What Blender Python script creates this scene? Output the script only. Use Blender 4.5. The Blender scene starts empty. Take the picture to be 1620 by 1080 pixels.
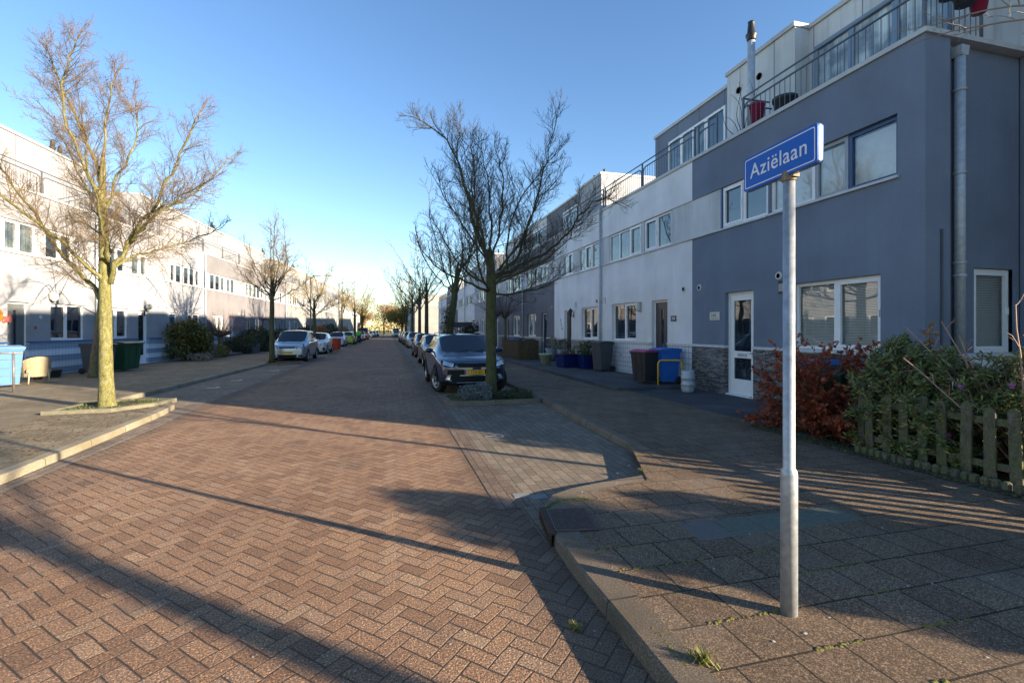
import bpy, bmesh, math, random
from mathutils import Vector, Matrix, Euler
from mathutils.bvhtree import BVHTree
PI = math.pi
R = math.radians
sc = bpy.context.scene
COL = sc.collection

# ---------------------------------------------------------------- materials
class NT:
    def __init__(s, name):
        s.m = bpy.data.materials.new(name); s.m.use_nodes = True
        s.t = s.m.node_tree; s.t.nodes.clear()
        s.out = s.t.nodes.new('ShaderNodeOutputMaterial')
    def n(s, typ, ins=None, **kw):
        nd = s.t.nodes.new('ShaderNode' + typ)
        for k, v in kw.items(): setattr(nd, k, v)
        if ins:
            for k, v in ins.items(): s.put(nd.inputs[k], v)
        return nd
    def put(s, sock, v):
        if isinstance(v, bpy.types.NodeSocket): s.t.links.new(v, sock)
        elif isinstance(v, bpy.types.Node): s.t.links.new(v.outputs[0], sock)
        else:
            if isinstance(v, (tuple, list)) and len(v) == 3 and sock.type == 'RGBA': v = (*v, 1)
            sock.default_value = v
    def math(s, op, a, b=0.0, c=None):
        nd = s.t.nodes.new('ShaderNodeMath'); nd.operation = op
        s.put(nd.inputs[0], a); s.put(nd.inputs[1], b)
        if c is not None: s.put(nd.inputs[2], c)
        return nd.outputs[0]
    def mix(s, f, a, b, mode='MIX'):
        nd = s.t.nodes.new('ShaderNodeMix'); nd.data_type = 'RGBA'; nd.blend_type = mode
        s.put(nd.inputs[0], f); s.put(nd.inputs[6], a); s.put(nd.inputs[7], b)
        return nd.outputs[2]
    def ramp(s, f, stops):
        nd = s.t.nodes.new('ShaderNodeValToRGB'); s.put(nd.inputs[0], f)
        e = nd.color_ramp.elements
        while len(e) < len(stops): e.new(0.5)
        for el, (p, c) in zip(e, stops):
            el.position = p; el.color = (*c, 1) if len(c) == 3 else c
        return nd.outputs[0]
    def obj(s):
        return s.n('TexCoord').outputs['Object']
    def noise(s, vec, scale, detail=4, rough=.55, out='Fac'):
        nd = s.n('TexNoise', {'Vector': vec, 'Scale': scale, 'Detail': detail, 'Roughness': rough})
        return nd.outputs[out]
    def bump(s, h, dist, strength=1.0, normal=None):
        nd = s.n('Bump', {'Height': h, 'Distance': dist, 'Strength': strength})
        if normal is not None: s.put(nd.inputs['Normal'], normal)
        return nd.outputs[0]
    def bsdf(s, color, rough=.8, metal=0.0, normal=None, **kw):
        b = s.n('BsdfPrincipled'); s.put(b.inputs['Base Color'], color)
        s.put(b.inputs['Roughness'], rough); s.put(b.inputs['Metallic'], metal)
        if normal is not None: s.put(b.inputs['Normal'], normal)
        for k, v in kw.items(): s.put(b.inputs[k.replace('_', ' ')], v)
        s.t.links.new(b.outputs[0], s.out.inputs[0]); return b

MATS = {}
def simple(name, col, rough=.6, metal=0., var=.12, scale=6., bump=.0, **kw):
    """plain paint / metal / plastic with slight mottling"""
    if name in MATS: return MATS[name]
    t = NT(name); v = t.obj()
    n = t.noise(v, scale, 5)
    f = t.ramp(n, [(.25, (1 - var,) * 3), (.75, (1 + var * .6,) * 3)])
    c = t.mix(1.0, (*col,), f, 'MULTIPLY')
    rr = t.math('ADD', t.math('MULTIPLY', n, .12), rough - .06)
    nm = t.bump(t.noise(v, scale * 8, 3), bump) if bump else None
    t.bsdf(c, rr, metal, nm, **kw)
    MATS[name] = t.m; return t.m

def swz(t, a, b):
    sp = t.n('SeparateXYZ', {0: t.obj()})
    cb = t.n('CombineXYZ'); t.put(cb.inputs[0], sp.outputs[a]); t.put(cb.inputs[1], sp.outputs[b])
    return cb.outputs[0], sp

def plaster(name, col, stain=.25, dark=(.06, .065, .06)):
    if name in MATS: return MATS[name]
    t = NT(name); v = t.obj()
    mp = t.n('Mapping', {'Vector': v, 'Scale': (1.6, 1.6, .22)})
    big = t.noise(mp.outputs[0], 1.1, 6, .6)
    sm = t.noise(v, 60, 4, .7)
    mid = t.noise(v, .8, 5)
    c = t.mix(t.ramp(big, [(.42, (0, 0, 0)), (.8, (stain,) * 3)]), (*col,), dark)
    f = t.ramp(mid, [(.3, (.84,) * 3), (.7, (1.10,) * 3)])
    sz = t.n('SeparateXYZ', {0: v}).outputs[2]
    gr = t.math('MULTIPLY', t.n('MapRange', {0: sz, 1: 1.2, 2: 2.0, 3: .5, 4: 0.}).outputs[0], t.noise(v, 3.5, 6, .7))
    c = t.mix(gr, c, (*dark,))
    c = t.mix(1.0, c, f, 'MULTIPLY')
    ms = t.n('Mapping', {'Vector': v, 'Scale': (9, 9, .35)}); stv = t.noise(ms.outputs[0], 1.0, 5, .65)
    c = t.mix(t.math('MULTIPLY', t.ramp(stv, [(.52, (0,) * 3), (.75, (1,) * 3)]), stain), c, (*dark,))
    f2 = t.ramp(sm, [(.3, (.86,) * 3), (.7, (1.1,) * 3)])
    c = t.mix(1.0, c, f2, 'MULTIPLY')
    t.bsdf(c, .92, 0, t.bump(sm, .004, .8), Specular_IOR_Level=.2)
    MATS[name] = t.m; return t.m

def brickmat(name, c1, c2, mortar, bw, bh, ms, offset=.5, axes=('X', 'Y'), rough=.85, grit=.3, gs=90., bumpd=.004, smooth=.1, bias=0., spec=.3, stain=None):
    if name in MATS: return MATS[name]
    t = NT(name)
    vec, sp = swz(t, *[{'X': 0, 'Y': 1, 'Z': 2}[a] for a in axes])
    wob = t.noise(t.obj(), 3.0, 2, .5, 'Color')
    wv = t.n('VectorMath', {0: wob, 1: (.5, .5, .5)}, operation='SUBTRACT')
    wv2 = t.n('VectorMath', {0: wv.outputs[0], 'Scale': ms * 1.2}, operation='SCALE')
    vv = t.n('VectorMath', {0: vec, 1: wv2.outputs[0]}, operation='ADD')
    br = t.n('TexBrick', {'Vector': vv.outputs[0], 'Color1': (*c1, 1), 'Color2': (*c2, 1), 'Mortar': (*mortar, 1), 'Scale': 1., 'Mortar Size': ms, 'Mortar Smooth': smooth, 'Bias': bias, 'Brick Width': bw, 'Row Height': bh}, offset=offset)
    g = t.noise(t.obj(), gs, 3, .8)
    f = t.ramp(g, [(.38, (1 - grit,) * 3), (.57, (1 + grit * .6,) * 3), (.64, (1 + grit * 3.6,) * 3)])
    c = t.mix(1.0, br.outputs[0], f, 'MULTIPLY')
    big = t.noise(t.obj(), .7, 5, .6)
    c = t.mix(1.0, c, t.ramp(big, [(.3, (.78,) * 3), (.7, (1.15,) * 3)]), 'MULTIPLY')
    if stain:
        st = t.ramp(t.noise(t.obj(), 1.3, 6, .65), [(.5, (0, 0, 0)), (.68, (stain[3],) * 3)])
        c = t.mix(st, c, (*stain[:3],))
    h = t.math('SUBTRACT', t.math('MULTIPLY', g, .35), t.math('MULTIPLY', br.outputs[1], 1.0))
    t.bsdf(c, rough, 0, t.bump(h, bumpd, .9), Specular_IOR_Level=spec)
    MATS[name] = t.m; return t.m

def herring(name):
    t = NT(name)
    sp = t.n('SeparateXYZ', {0: t.obj()})
    wob = t.n('SeparateColor', {0: t.noise(t.obj(), 2.2, 3, .6, 'Color')})
    W = .098; k = .70710678 / W
    X = t.math('ADD', sp.outputs[0], t.math('MULTIPLY', wob.outputs[0], .035))
    Y = t.math('ADD', sp.outputs[1], t.math('MULTIPLY', wob.outputs[1], .035))
    x = t.math('MULTIPLY', t.math('ADD', X, Y), k); y = t.math('MULTIPLY', t.math('SUBTRACT', Y, X), k)
    i = t.math('FLOOR', x); j = t.math('FLOOR', y); fx = t.math('FRACT', x); fy = t.math('FRACT', y)
    kk = t.math('FLOORED_MODULO', t.math('SUBTRACT', i, j), 4.0)
    is1 = t.math('COMPARE', kk, 1., .1); is2 = t.math('COMPARE', kk, 2., .1)
    vert = t.math('GREATER_THAN', kk, 1.5)
    ul = t.math('ADD', fx, is1); vl = t.math('ADD', fy, is2)
    dx = t.math('MINIMUM', ul, t.math('SUBTRACT', t.math('SUBTRACT', 2., vert), ul))   # width 2 (horizontal) or 1
    dy = t.math('MINIMUM', vl, t.math('SUBTRACT', t.math('ADD', 1., vert), vl))
    d = t.math('MINIMUM', dx, dy)
    bi = t.math('SUBTRACT', i, is1); bj = t.math('SUBTRACT', j, is2)
    cb = t.n('CombineXYZ', {0: bi, 1: bj})
    wn = t.n('TexWhiteNoise', {0: cb.outputs[0]}, noise_dimensions='3D')
    rnd = wn.outputs['Value']
    rs = t.n('SeparateColor', {0: wn.outputs['Color']})
    base = t.ramp(rnd, [(0, (.175, .098, .058)), (.3, (.225, .13, .078)), (.6, (.262, .157, .094)), (.9, (.245, .152, .10)), (1, (.29, .19, .12))])
    g = t.noise(t.obj(), 95, 3, .8)
    g2 = t.noise(t.obj(), 75, 3, .7)
    f = t.ramp(g, [(.38, (.32,) * 3), (.5, (.9,) * 3), (.57, (1.25,) * 3), (.64, (3.2, 2.8, 2.1))])
    c = t.mix(1.0, base, f, 'MULTIPLY')
    c = t.mix(1.0, c, t.ramp(g2, [(.35, (.72,) * 3), (.65, (1.2,) * 3)]), 'MULTIPLY')
    big = t.noise(t.obj(), .45, 6, .6)
    c = t.mix(1.0, c, t.ramp(big, [(.3, (.80, .74, .70)), (.5, (1,) * 3), (.72, (1.22, 1.24, 1.2))]), 'MULTIPLY')
    # sandy dust towards the middle of the carriageway, dark grime patches
    grime = t.ramp(t.noise(t.obj(), 1.1, 5, .7), [(.56, (0, 0, 0)), (.72, (.55,) * 3)])
    c = t.mix(grime, c, (.10, .075, .06))
    kg = t.n('MapRange', {0: sp.outputs[0], 1: .55, 2: 1.15, 3: 0., 4: 1.}, interpolation_type='SMOOTHSTEP').outputs[0]
    kg2 = t.n('MapRange', {0: sp.outputs[0], 1: -3.3, 2: -3.85, 3: 0., 4: 1.}, interpolation_type='SMOOTHSTEP').outputs[0]
    c = t.mix(t.math('MULTIPLY', t.math('ADD', kg, kg2), t.math('MULTIPLY', t.noise(t.obj(), 2.5, 5, .7), 1.1)), c, (.06, .045, .034))
    jw = t.math('ADD', .02, t.math('MULTIPLY', t.noise(t.obj(), 14, 3, .7), .075))
    m = t.n('MapRange', {0: d, 1: t.math('MULTIPLY', jw, .5), 2: jw, 3: 1., 4: 0.}).outputs[0]
    c = t.mix(t.math('MULTIPLY', m, .8), c, (.05, .036, .027))
    tilt = t.math('MULTIPLY', t.math('ADD', t.math('MULTIPLY', t.math('SUBTRACT', rs.outputs[0], .5), ul), t.math('MULTIPLY', t.math('SUBTRACT', rs.outputs[1], .5), vl)), .5)
    rd = t.n('MapRange', {0: d, 1: 0., 2: .07, 3: 0., 4: 1.}, interpolation_type='SMOOTHSTEP').outputs[0]
    h = t.math('ADD', t.math('ADD', t.math('MULTIPLY', rd, .7), t.math('MULTIPLY', g, .5)), t.math('ADD', t.math('MULTIPLY', rs.outputs[2], .35), tilt))
    h = t.math('ADD', h, t.math('MULTIPLY', g2, .5))
    t.bsdf(c, .85, 0, t.bump(h, .012, 1.), Specular_IOR_Level=.5)
    MATS[name] = t.m; return t.m

def glassmat(name, col=(.012, .018, .028), ior=1.95, rough=.015):
    if name in MATS: return MATS[name]
    t = NT(name); v = t.obj()
    wv = t.noise(v, .9, 2)
    mp = t.n('Mapping', {'Vector': v, 'Scale': (16, 16, .5)})
    fold = t.noise(mp.outputs[0], 1.0, 3, .6); blob = t.noise(v, 2.2, 3, .5)
    cc = t.mix(1., (*col,), t.ramp(fold, [(.3, (.55,) * 3), (.7, (1.45,) * 3)]), 'MULTIPLY')
    cc = t.mix(1., cc, t.ramp(blob, [(.4, (.6,) * 3), (.65, (1.9, 1.8, 1.6))]), 'MULTIPLY')
    t.bsdf(cc if 'window' in name else (*col,), rough, 0, t.bump(wv, .004, .6), IOR=ior)
    MATS[name] = t.m; return t.m

def clearglass(name='clear_glass'):
    if name in MATS: return MATS[name]
    t = NT(name)
    fr = t.n('Fresnel', {'IOR': 1.9, 'Normal': t.bump(t.noise(t.obj(), .9, 2), .004, .5)})
    tr = t.n('BsdfTransparent', {0: (.92, .95, .96, 1)})
    gl = t.n('BsdfGlossy', {'Roughness': .015, 'Color': (1, 1, 1, 1)})
    mx = t.n('MixShader', {0: fr.outputs[0], 1: tr.outputs[0], 2: gl.outputs[0]})
    t.t.links.new(mx.outputs[0], t.out.inputs[0]); MATS[name] = t.m; return t.m

def leafmat(name, cols, rough=.5, trans=.25):
    if name in MATS: return MATS[name]
    t = NT(name)
    r = t.n('NewGeometry').outputs['Random Per Island']
    c = t.ramp(r, [(i / max(1, len(cols) - 1), cc) for i, cc in enumerate(cols)])
    big = t.noise(t.obj(), 2.5, 3)
    c = t.mix(1., c, t.ramp(big, [(.3, (.75,) * 3), (.7, (1.25,) * 3)]), 'MULTIPLY')
    b = t.bsdf(c, rough, 0, None)
    tl = t.n('BsdfTranslucent', {0: c}); mx = t.n('MixShader', {0: trans, 1: b.outputs[0], 2: tl.outputs[0]})
    t.t.links.new(mx.outputs[0], t.out.inputs[0])
    MATS[name] = t.m; return t.m

def bark(name, c1, c2, c3, moss=.5, fine=9):
    if name in MATS: return MATS[name]
    t = NT(name); v = t.obj()
    mp = t.n('Mapping', {'Vector': v, 'Scale': (1, 1, .35)})
    n1 = t.noise(mp.outputs[0], 22, 6, .65); n2 = t.noise(v, fine, 5, .7); n3 = t.noise(v, 45, 3)
    c = t.mix(t.ramp(n1, [(.35, (0,) * 3), (.6, (1,) * 3)]), (*c1,), (*c2,))
    c = t.mix(t.ramp(n2, [(.5 - moss * .15, (0,) * 3), (.62 - moss * .1, (1,) * 3)]), c, (*c3,))
    c = t.mix(1., c, t.ramp(n3, [(.3, (.7,) * 3), (.7, (1.25,) * 3)]), 'MULTIPLY')
    t.bsdf(c, .95, 0, t.bump(t.math('ADD', n1, t.math('MULTIPLY', n3, .4)), .012, 1.), Specular_IOR_Level=.1)
    MATS[name] = t.m; return t.m

def paint(name, col, metal=.35, rough=.28, coat=1.):
    if name in MATS: return MATS[name]
    t = NT(name); n = t.noise(t.obj(), 3, 4)
    d = t.ramp(t.noise(t.obj(), 1.6, 6, .7), [(.45, (0,) * 3), (.8, (.10,) * 3)])
    c = t.mix(d, (*col,), (.10, .10, .10))
    t.bsdf(c, t.math('ADD', t.math('MULTIPLY', n, .15), rough - .05), metal, None, Coat_Weight=coat, Coat_Roughness=.06)
    MATS[name] = t.m; return t.m

# ---------------------------------------------------------------- mesh helper
class MB:
    def __init__(s): s.v = []; s.f = []; s.m = []; s.sm = []
    def quad(s, a, b, c, d, mi=0):
        k = len(s.v); s.v += [a, b, c, d]; s.f.append((k, k + 1, k + 2, k + 3)); s.m.append(mi); s.sm.append(False)
    def poly(s, pts, mi=0):
        k = len(s.v); s.v += list(pts); s.f.append(tuple(range(k, k + len(pts)))); s.m.append(mi); s.sm.append(False)
    def box(s, x0, x1, y0, y1, z0, z1, mi=0, skip=''):
        k = len(s.v)
        s.v += [(x0, y0, z0), (x1, y0, z0), (x1, y1, z0), (x0, y1, z0), (x0, y0, z1), (x1, y0, z1), (x1, y1, z1), (x0, y1, z1)]
        for nm, f in (('b', (0, 3, 2, 1)), ('t', (4, 5, 6, 7)), ('f', (0, 1, 5, 4)), ('r', (1, 2, 6, 5)), ('k', (2, 3, 7, 6)), ('l', (3, 0, 4, 7))):
            if nm in skip: continue
            s.f.append(tuple(k + i for i in f)); s.m.append(mi); s.sm.append(False)
        return s
    def bevbox(s, x0, x1, y0, y1, z0, z1, r=.01, mi=0):
        # box with chamfered edges (top and vertical)
        lo = [(x0 + r, y0), (x1 - r, y0), (x1, y0 + r), (x1, y1 - r), (x1 - r, y1), (x0 + r, y1), (x0, y1 - r), (x0, y0 + r)]
        ix = lambda p, q: (min(max(p[0], x0 + q), x1 - q), min(max(p[1], y0 + q), y1 - q))
        rings = [(z0, 0), (z1 - r, 0), (z1, r)]
        k = len(s.v)
        for z, q in rings: s.v += [(*ix(p, q), z) for p in lo]
        for i in range(2):
            for j in range(8):
                a = k + i * 8 + j; b = k + i * 8 + (j + 1) % 8
                s.f.append((a, b, b + 8, a + 8)); s.m.append(mi); s.sm.append(False)
        s.f.append(tuple(k + 16 + j for j in range(8))); s.m.append(mi); s.sm.append(False)
        s.f.append(tuple(k + j for j in reversed(range(8)))); s.m.append(mi); s.sm.append(False)
        return s
    def tube(s, pts, rad, n=6, mi=0, caps=True, smooth=True):
        pts = [Vector(p) for p in pts]
        if not isinstance(rad, (list, tuple)): rad = [rad] * len(pts)
        k0 = len(s.v); up = None
        for i, p in enumerate(pts):
            d = (pts[min(i + 1, len(pts) - 1)] - pts[max(i - 1, 0)])
            if d.length < 1e-9: d = Vector((0, 0, 1))
            d.normalize()
            if up is None: up = d.orthogonal().normalized()
            else:
                up = up - d * up.dot(d)
                up = up.normalized() if up.length > 1e-6 else d.orthogonal().normalized()
            w = d.cross(up); r = rad[i]
            for j in range(n):
                a = 2 * PI * j / n
                s.v.append(tuple(p + (up * math.cos(a) + w * math.sin(a)) * r))
        for i in range(len(pts) - 1):
            for j in range(n):
                a = k0 + i * n + j; b = k0 + i * n + (j + 1) % n
                s.f.append((a, b, b + n, a + n)); s.m.append(mi); s.sm.append(smooth)
        if caps and n > 2:
            s.f.append(tuple(k0 + j for j in reversed(range(n)))); s.m.append(mi); s.sm.append(False)
            e = k0 + (len(pts) - 1) * n
            s.f.append(tuple(e + j for j in range(n))); s.m.append(mi); s.sm.append(False)
        return s
    def lathe(s, prof, n=20, c=(0, 0), mi=0, axis='z', smooth=True, caps=True):
        k = len(s.v)
        for (r, z) in prof:
            for j in range(n):
                a = 2 * PI * j / n
                p = (c[0] + r * math.cos(a), c[1] + r * math.sin(a), z) if axis == 'z' else (z, c[0] + r * math.cos(a), c[1] + r * math.sin(a))
                if axis == 'y': p = (c[0] + r * math.cos(a), z, c[1] + r * math.sin(a))
                s.v.append(p)
        for i in range(len(prof) - 1):
            for j in range(n):
                a = k + i * n + j; b = k + i * n + (j + 1) % n
                s.f.append((a, b, b + n, a + n)); s.m.append(mi); s.sm.append(smooth)
        for e in (0, len(prof) - 1):
            if caps and prof[e][0] > 1e-5:
                s.f.append(tuple(k + e * n + j for j in range(n))); s.m.append(mi); s.sm.append(False)
        return s
    def frustum(s, x0, x1, y0, y1, z0, X0, X1, Y0, Y1, z1, mi=0):
        k = len(s.v)
        s.v += [(x0, y0, z0), (x1, y0, z0), (x1, y1, z0), (x0, y1, z0), (X0, Y0, z1), (X1, Y0, z1), (X1, Y1, z1), (X0, Y1, z1)]
        for f in ((0, 3, 2, 1), (4, 5, 6, 7), (0, 1, 5, 4), (1, 2, 6, 5), (2, 3, 7, 6), (3, 0, 4, 7)):
            s.f.append(tuple(k + i for i in f)); s.m.append(mi); s.sm.append(False)
        return s
    def build(s, name, mats, parent=None, fix=True):
        me = bpy.data.meshes.new(name)
        me.from_pydata([tuple(v) for v in s.v], [], s.f)
        if not isinstance(mats, (list, tuple)): mats = [mats]
        for m in mats: me.materials.append(m)
        me.polygons.foreach_set('material_index', s.m)
        me.polygons.foreach_set('use_smooth', s.sm)
        me.update()
        if fix and len(s.f) < 20000:
            bm = bmesh.new(); bm.from_mesh(me); bmesh.ops.recalc_face_normals(bm, faces=bm.faces); bm.to_mesh(me); bm.free()
        o = bpy.data.objects.new(name, me); COL.objects.link(o)
        if parent is not None: o.parent = parent
        return o

def tag(o, label=None, cat=None, group=None, kind=None):
    if label: o['label'] = label
    if cat: o['category'] = cat
    if group: o['group'] = group
    if kind: o['kind'] = kind
    return o
def thing(name, label, cat, loc=(0, 0, 0), rz=0., group=None):
    o = bpy.data.objects.new(name, None); COL.objects.link(o); o.empty_display_size = .2
    o.location = loc; o.rotation_euler = (0, 0, rz)
    return tag(o, label, cat, group)
def copy_tree(o, parent=None):
    c = o.copy(); COL.objects.link(c); c.parent = parent
    for ch in list(o.children): copy_tree(ch, c)
    return c
def struct(o): o['kind'] = 'structure'; return o
def evaluated(o):
    dg = bpy.context.evaluated_depsgraph_get(); dg.update()
    return bpy.data.meshes.new_from_object(o.evaluated_get(dg), depsgraph=dg)
def textmesh(name, body, size, mat, parent, loc, rot, ext=.002, align='CENTER', sx=1.):
    cu = bpy.data.curves.new(name, 'FONT'); cu.body = body; cu.size = size; cu.extrude = ext
    cu.align_x = align; cu.align_y = 'CENTER'; cu.offset = size * .004; cu.space_character = 1.06
    o = bpy.data.objects.new(name, cu); COL.objects.link(o)
    me = evaluated(o); bpy.data.objects.remove(o)
    me.materials.clear(); me.materials.append(mat)
    o = bpy.data.objects.new(name, me); COL.objects.link(o); o.parent = parent
    o.location = loc; o.rotation_euler = rot; o.scale = (sx, 1, 1); return o

# common materials
M_white = simple('white_frame', (.80, .80, .80), .4, var=.08)
M_zinc = simple('galvanised_steel', (.42, .46, .50), .5, .2, var=.25, scale=14)
M_rail = simple('grey_rail_paint', (.10, .12, .15), .45, .2)
M_black = simple('black_plastic', (.018, .018, .02), .5)
M_dark = simple('dark_grey_plastic', (.035, .037, .042), .5)
M_rubber = simple('tyre_rubber', (.015, .015, .015), .85)
M_glass = glassmat('window_glass')
M_clear = clearglass()
M_blind = simple('white_blind_slats', (.82, .83, .84), .5)
M_room = simple('dim_interior', (.05, .045, .04), .9)
M_glassL = glassmat('curtained_window_glass', (.22, .25, .26), 1.7, .03)
M_glassM = glassmat('greyish_window_glass', (.07, .09, .10), 1.8, .02)
M_curtain = simple('pale_curtain', (.5, .5, .48), .9, scale=20)
M_soil = simple('dark_soil', (.045, .033, .022), .95, var=.5, scale=18, bump=.02)
M_moss = simple('green_moss', (.10, .13, .025), .95, var=.5, scale=25, bump=.01)
M_conc = simple('weathered_concrete', (.16, .145, .10), .9, var=.3, scale=12, bump=.004)
# ---------------------------------------------------------------- camera, light
YAW = R(14.6)
cam = bpy.data.cameras.new('camera'); co = bpy.data.objects.new('camera', cam); COL.objects.link(co)
co.location = (0, 0, 1.65); co.rotation_euler = (R(90), 0, -YAW)
cam.sensor_width = 36; cam.lens = 751 / 1620 * 36; cam.clip_end = 4000; cam.clip_start = .05
cam.shift_y = -(540 - 522) / 1620
sc.camera = co
SUN_EL = R(13.4); SUN_AZ = math.atan2(.769, -.639)      # clockwise from +Y (north)
w = bpy.data.worlds.new('World'); sc.world = w; w.use_nodes = True
nt = w.node_tree; nt.nodes.clear()
sky = nt.nodes.new('ShaderNodeTexSky'); sky.sky_type = 'NISHITA'; sky.sun_disc = False
sky.sun_elevation = SUN_EL; sky.sun_rotation = SUN_AZ
sky.air_density = 1.0; sky.dust_density = .02; sky.ozone_density = 1.9; sky.altitude = 0
bg = nt.nodes.new('ShaderNodeBackground'); bg.inputs[1].default_value = .082
wo = nt.nodes.new('ShaderNodeOutputWorld')
hs = nt.nodes.new('ShaderNodeHueSaturation'); hs.inputs['Saturation'].default_value = 1.15; hs.inputs['Hue'].default_value = .507; hs.inputs['Value'].default_value = 1.08
nt.links.new(sky.outputs[0], hs.inputs['Color']); nt.links.new(hs.outputs[0], bg.inputs[0]); nt.links.new(bg.outputs[0], wo.inputs[0])
sl = bpy.data.lights.new('sun', 'SUN'); sl.energy = 5.0; sl.angle = R(.53); sl.color = (1, .84, .62)
so = bpy.data.objects.new('sun', sl); COL.objects.link(so)
sd = Vector((math.sin(SUN_AZ) * math.cos(SUN_EL), math.cos(SUN_AZ) * math.cos(SUN_EL), math.sin(SUN_EL)))
so.rotation_euler = sd.to_track_quat('Z', 'Y').to_euler(); so.location = (20, -20, 20)
sc.view_settings.view_transform = 'Standard'; sc.view_settings.look = 'None'
sc.view_settings.exposure = 1.82; sc.view_settings.gamma = 1

# ---------------------------------------------------------------- ground
def lfx(Y): return -11.55 + .0652 * (Y - 17)         # plane of the left-hand facades
def sheet(name, pts, z, mat, flip=False):
    bm = bmesh.new(); vs = [bm.verts.new((x, y, z)) for x, y in pts]
    f = bm.faces.new(vs); bmesh.ops.triangulate(bm, faces=[f])
    for f in bm.faces:
        if f.normal.z < 0: f.normal_flip()
    me = bpy.data.meshes.new(name); bm.to_mesh(me); bm.free(); me.materials.append(mat)
    o = bpy.data.objects.new(name, me); COL.objects.link(o); return struct(o)
def mat_ground():
    t = NT('rough_ground'); v = t.obj(); n = t.noise(v, .3, 6); n2 = t.noise(v, 8, 5)
    c = t.mix(t.ramp(n, [(.4, (0,) * 3), (.6, (1,) * 3)]), (.07, .075, .03), (.12, .10, .07))
    c = t.mix(1., c, t.ramp(n2, [(.3, (.6,) * 3), (.7, (1.3,) * 3)]), 'MULTIPLY')
    t.bsdf(c, .95); return t.m
sheet('ground', [(-1500, -1500), (1500, -1500), (1500, 1500), (-1500, 1500)], -.03, mat_ground())
M_road = herring('herringbone_clay_pavers')
M_bay = brickmat('bay_concrete_pavers', (.15, .118, .085), (.21, .17, .125), (.055, .042, .032), .22, .11, .004, grit=.35, gs=120, axes=('Y', 'X'), stain=(.10, .09, .075, .5))
M_gut = brickmat('gutter_pavers', (.17, .13, .10), (.24, .185, .14), (.045, .038, .03), .22, .105, .006, axes=('Y', 'X'), grit=.35, gs=120, stain=(.07, .06, .05, .6))
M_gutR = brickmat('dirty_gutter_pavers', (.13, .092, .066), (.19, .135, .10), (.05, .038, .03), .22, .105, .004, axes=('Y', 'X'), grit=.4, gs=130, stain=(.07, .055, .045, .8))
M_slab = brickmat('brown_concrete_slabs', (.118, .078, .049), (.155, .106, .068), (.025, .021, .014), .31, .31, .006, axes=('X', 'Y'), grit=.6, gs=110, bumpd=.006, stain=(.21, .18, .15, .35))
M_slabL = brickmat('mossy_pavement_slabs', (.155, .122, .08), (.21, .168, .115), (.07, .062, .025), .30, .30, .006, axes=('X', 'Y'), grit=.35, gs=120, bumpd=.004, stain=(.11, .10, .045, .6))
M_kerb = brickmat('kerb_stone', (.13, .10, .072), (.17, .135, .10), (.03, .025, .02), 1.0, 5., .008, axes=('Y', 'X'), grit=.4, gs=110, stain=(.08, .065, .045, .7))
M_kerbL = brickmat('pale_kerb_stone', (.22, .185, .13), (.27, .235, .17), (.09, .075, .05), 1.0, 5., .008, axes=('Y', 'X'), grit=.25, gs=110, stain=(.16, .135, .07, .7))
M_terr = brickmat('dark_terrace_slabs', (.055, .055, .06), (.085, .085, .09), (.02, .02, .02), .5, .5, .006, axes=('X', 'Y'), grit=.25)

# kerb outlines (road-side edge)
def arc(cx, cy, r, a0, a1, n=8): return [(cx + r * math.cos(R(a0 + (a1 - a0) * i / n)), cy + r * math.sin(R(a0 + (a1 - a0) * i / n))) for i in range(n + 1)]
KR = [(1.21, -10), (1.21, 2.2), (1.2, 3.0), (1.215, 3.35), (1.25, 3.65), (1.29, 3.88), (1.36, 4.08), (1.49, 4.27), (1.75, 4.41), (2.15, 4.52), (2.55, 4.6), (3.12, 4.78)]
KR2 = [(3.12, 4.78), (3.2, 6.2), (3.3, 8.5), (3.4, 10.75), (3.42, 84)]
KL = [(-4.0, -10), (-3.98, 6.0), (-4.08, 8.6), (-4.2, 10.6), (-4.32, 11.4), (-4.62, 12.0), (-5.2, 12.35), (-5.88, 12.6)]
KL2 = [(-5.9, 12.6), (-5.74, 17), (-5.5, 24.3)]
def leftkerb(Y): return -5.5 + .026 * (Y - 24.3)
KL3 = [(-5.5, 24.3), (-5.0, 24.35), (-4.3, 24.6), (-4.1, 25.0), (-4.1, 25.7), (-4.4, 26.0), (-5.45, 26.1)]
KL4 = [(leftkerb(Y), Y) for Y in (26.1, 60, 110)]
def kerb(name, pts, mat, w=.16, h=.1, side=1, z0=0., h_end=None):
    """raised kerb along pts; side +1 = body lies to the right of travel direction"""
    m = MB(); n = len(pts); P = [Vector((x, y)) for x, y in pts]; rows = []
    for i in range(n):
        d = (P[min(i + 1, n - 1)] - P[max(i - 1, 0)]).normalized(); nr = Vector((d.y, -d.x)) * side
        hh = h if h_end is None else h + (h_end - h) * max(0, (i - n * .35) / (n * .65))
        a = P[i]
        rows.append([(a.x, a.y, z0 - .05), (*(a + nr * .008), z0 + hh - .02), (*(a + nr * .025), z0 + hh), (*(a + nr * w), z0 + hh + .001), (*(a + nr * w), z0 - .05)])
    for i in range(n - 1):
        for j in range(4):
            m.quad(rows[i][j], rows[i + 1][j], rows[i + 1][j + 1], rows[i][j + 1])
    for r_ in (rows[0], rows[-1]): m.poly(r_)
    return struct(m.build(name, mat))
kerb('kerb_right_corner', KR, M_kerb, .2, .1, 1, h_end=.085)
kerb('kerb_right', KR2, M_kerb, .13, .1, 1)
kerb('kerb_left', KL, M_kerbL, .16, .1, -1)
kerb('kerb_left_bay', KL2, M_kerbL, .12, .1, -1)
kerb('kerb_left_tree_bay', KL3, M_kerb, .12, .09, -1)
kerb('kerb_left_far', KL4, M_kerb, .12, .1, -1)
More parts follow.
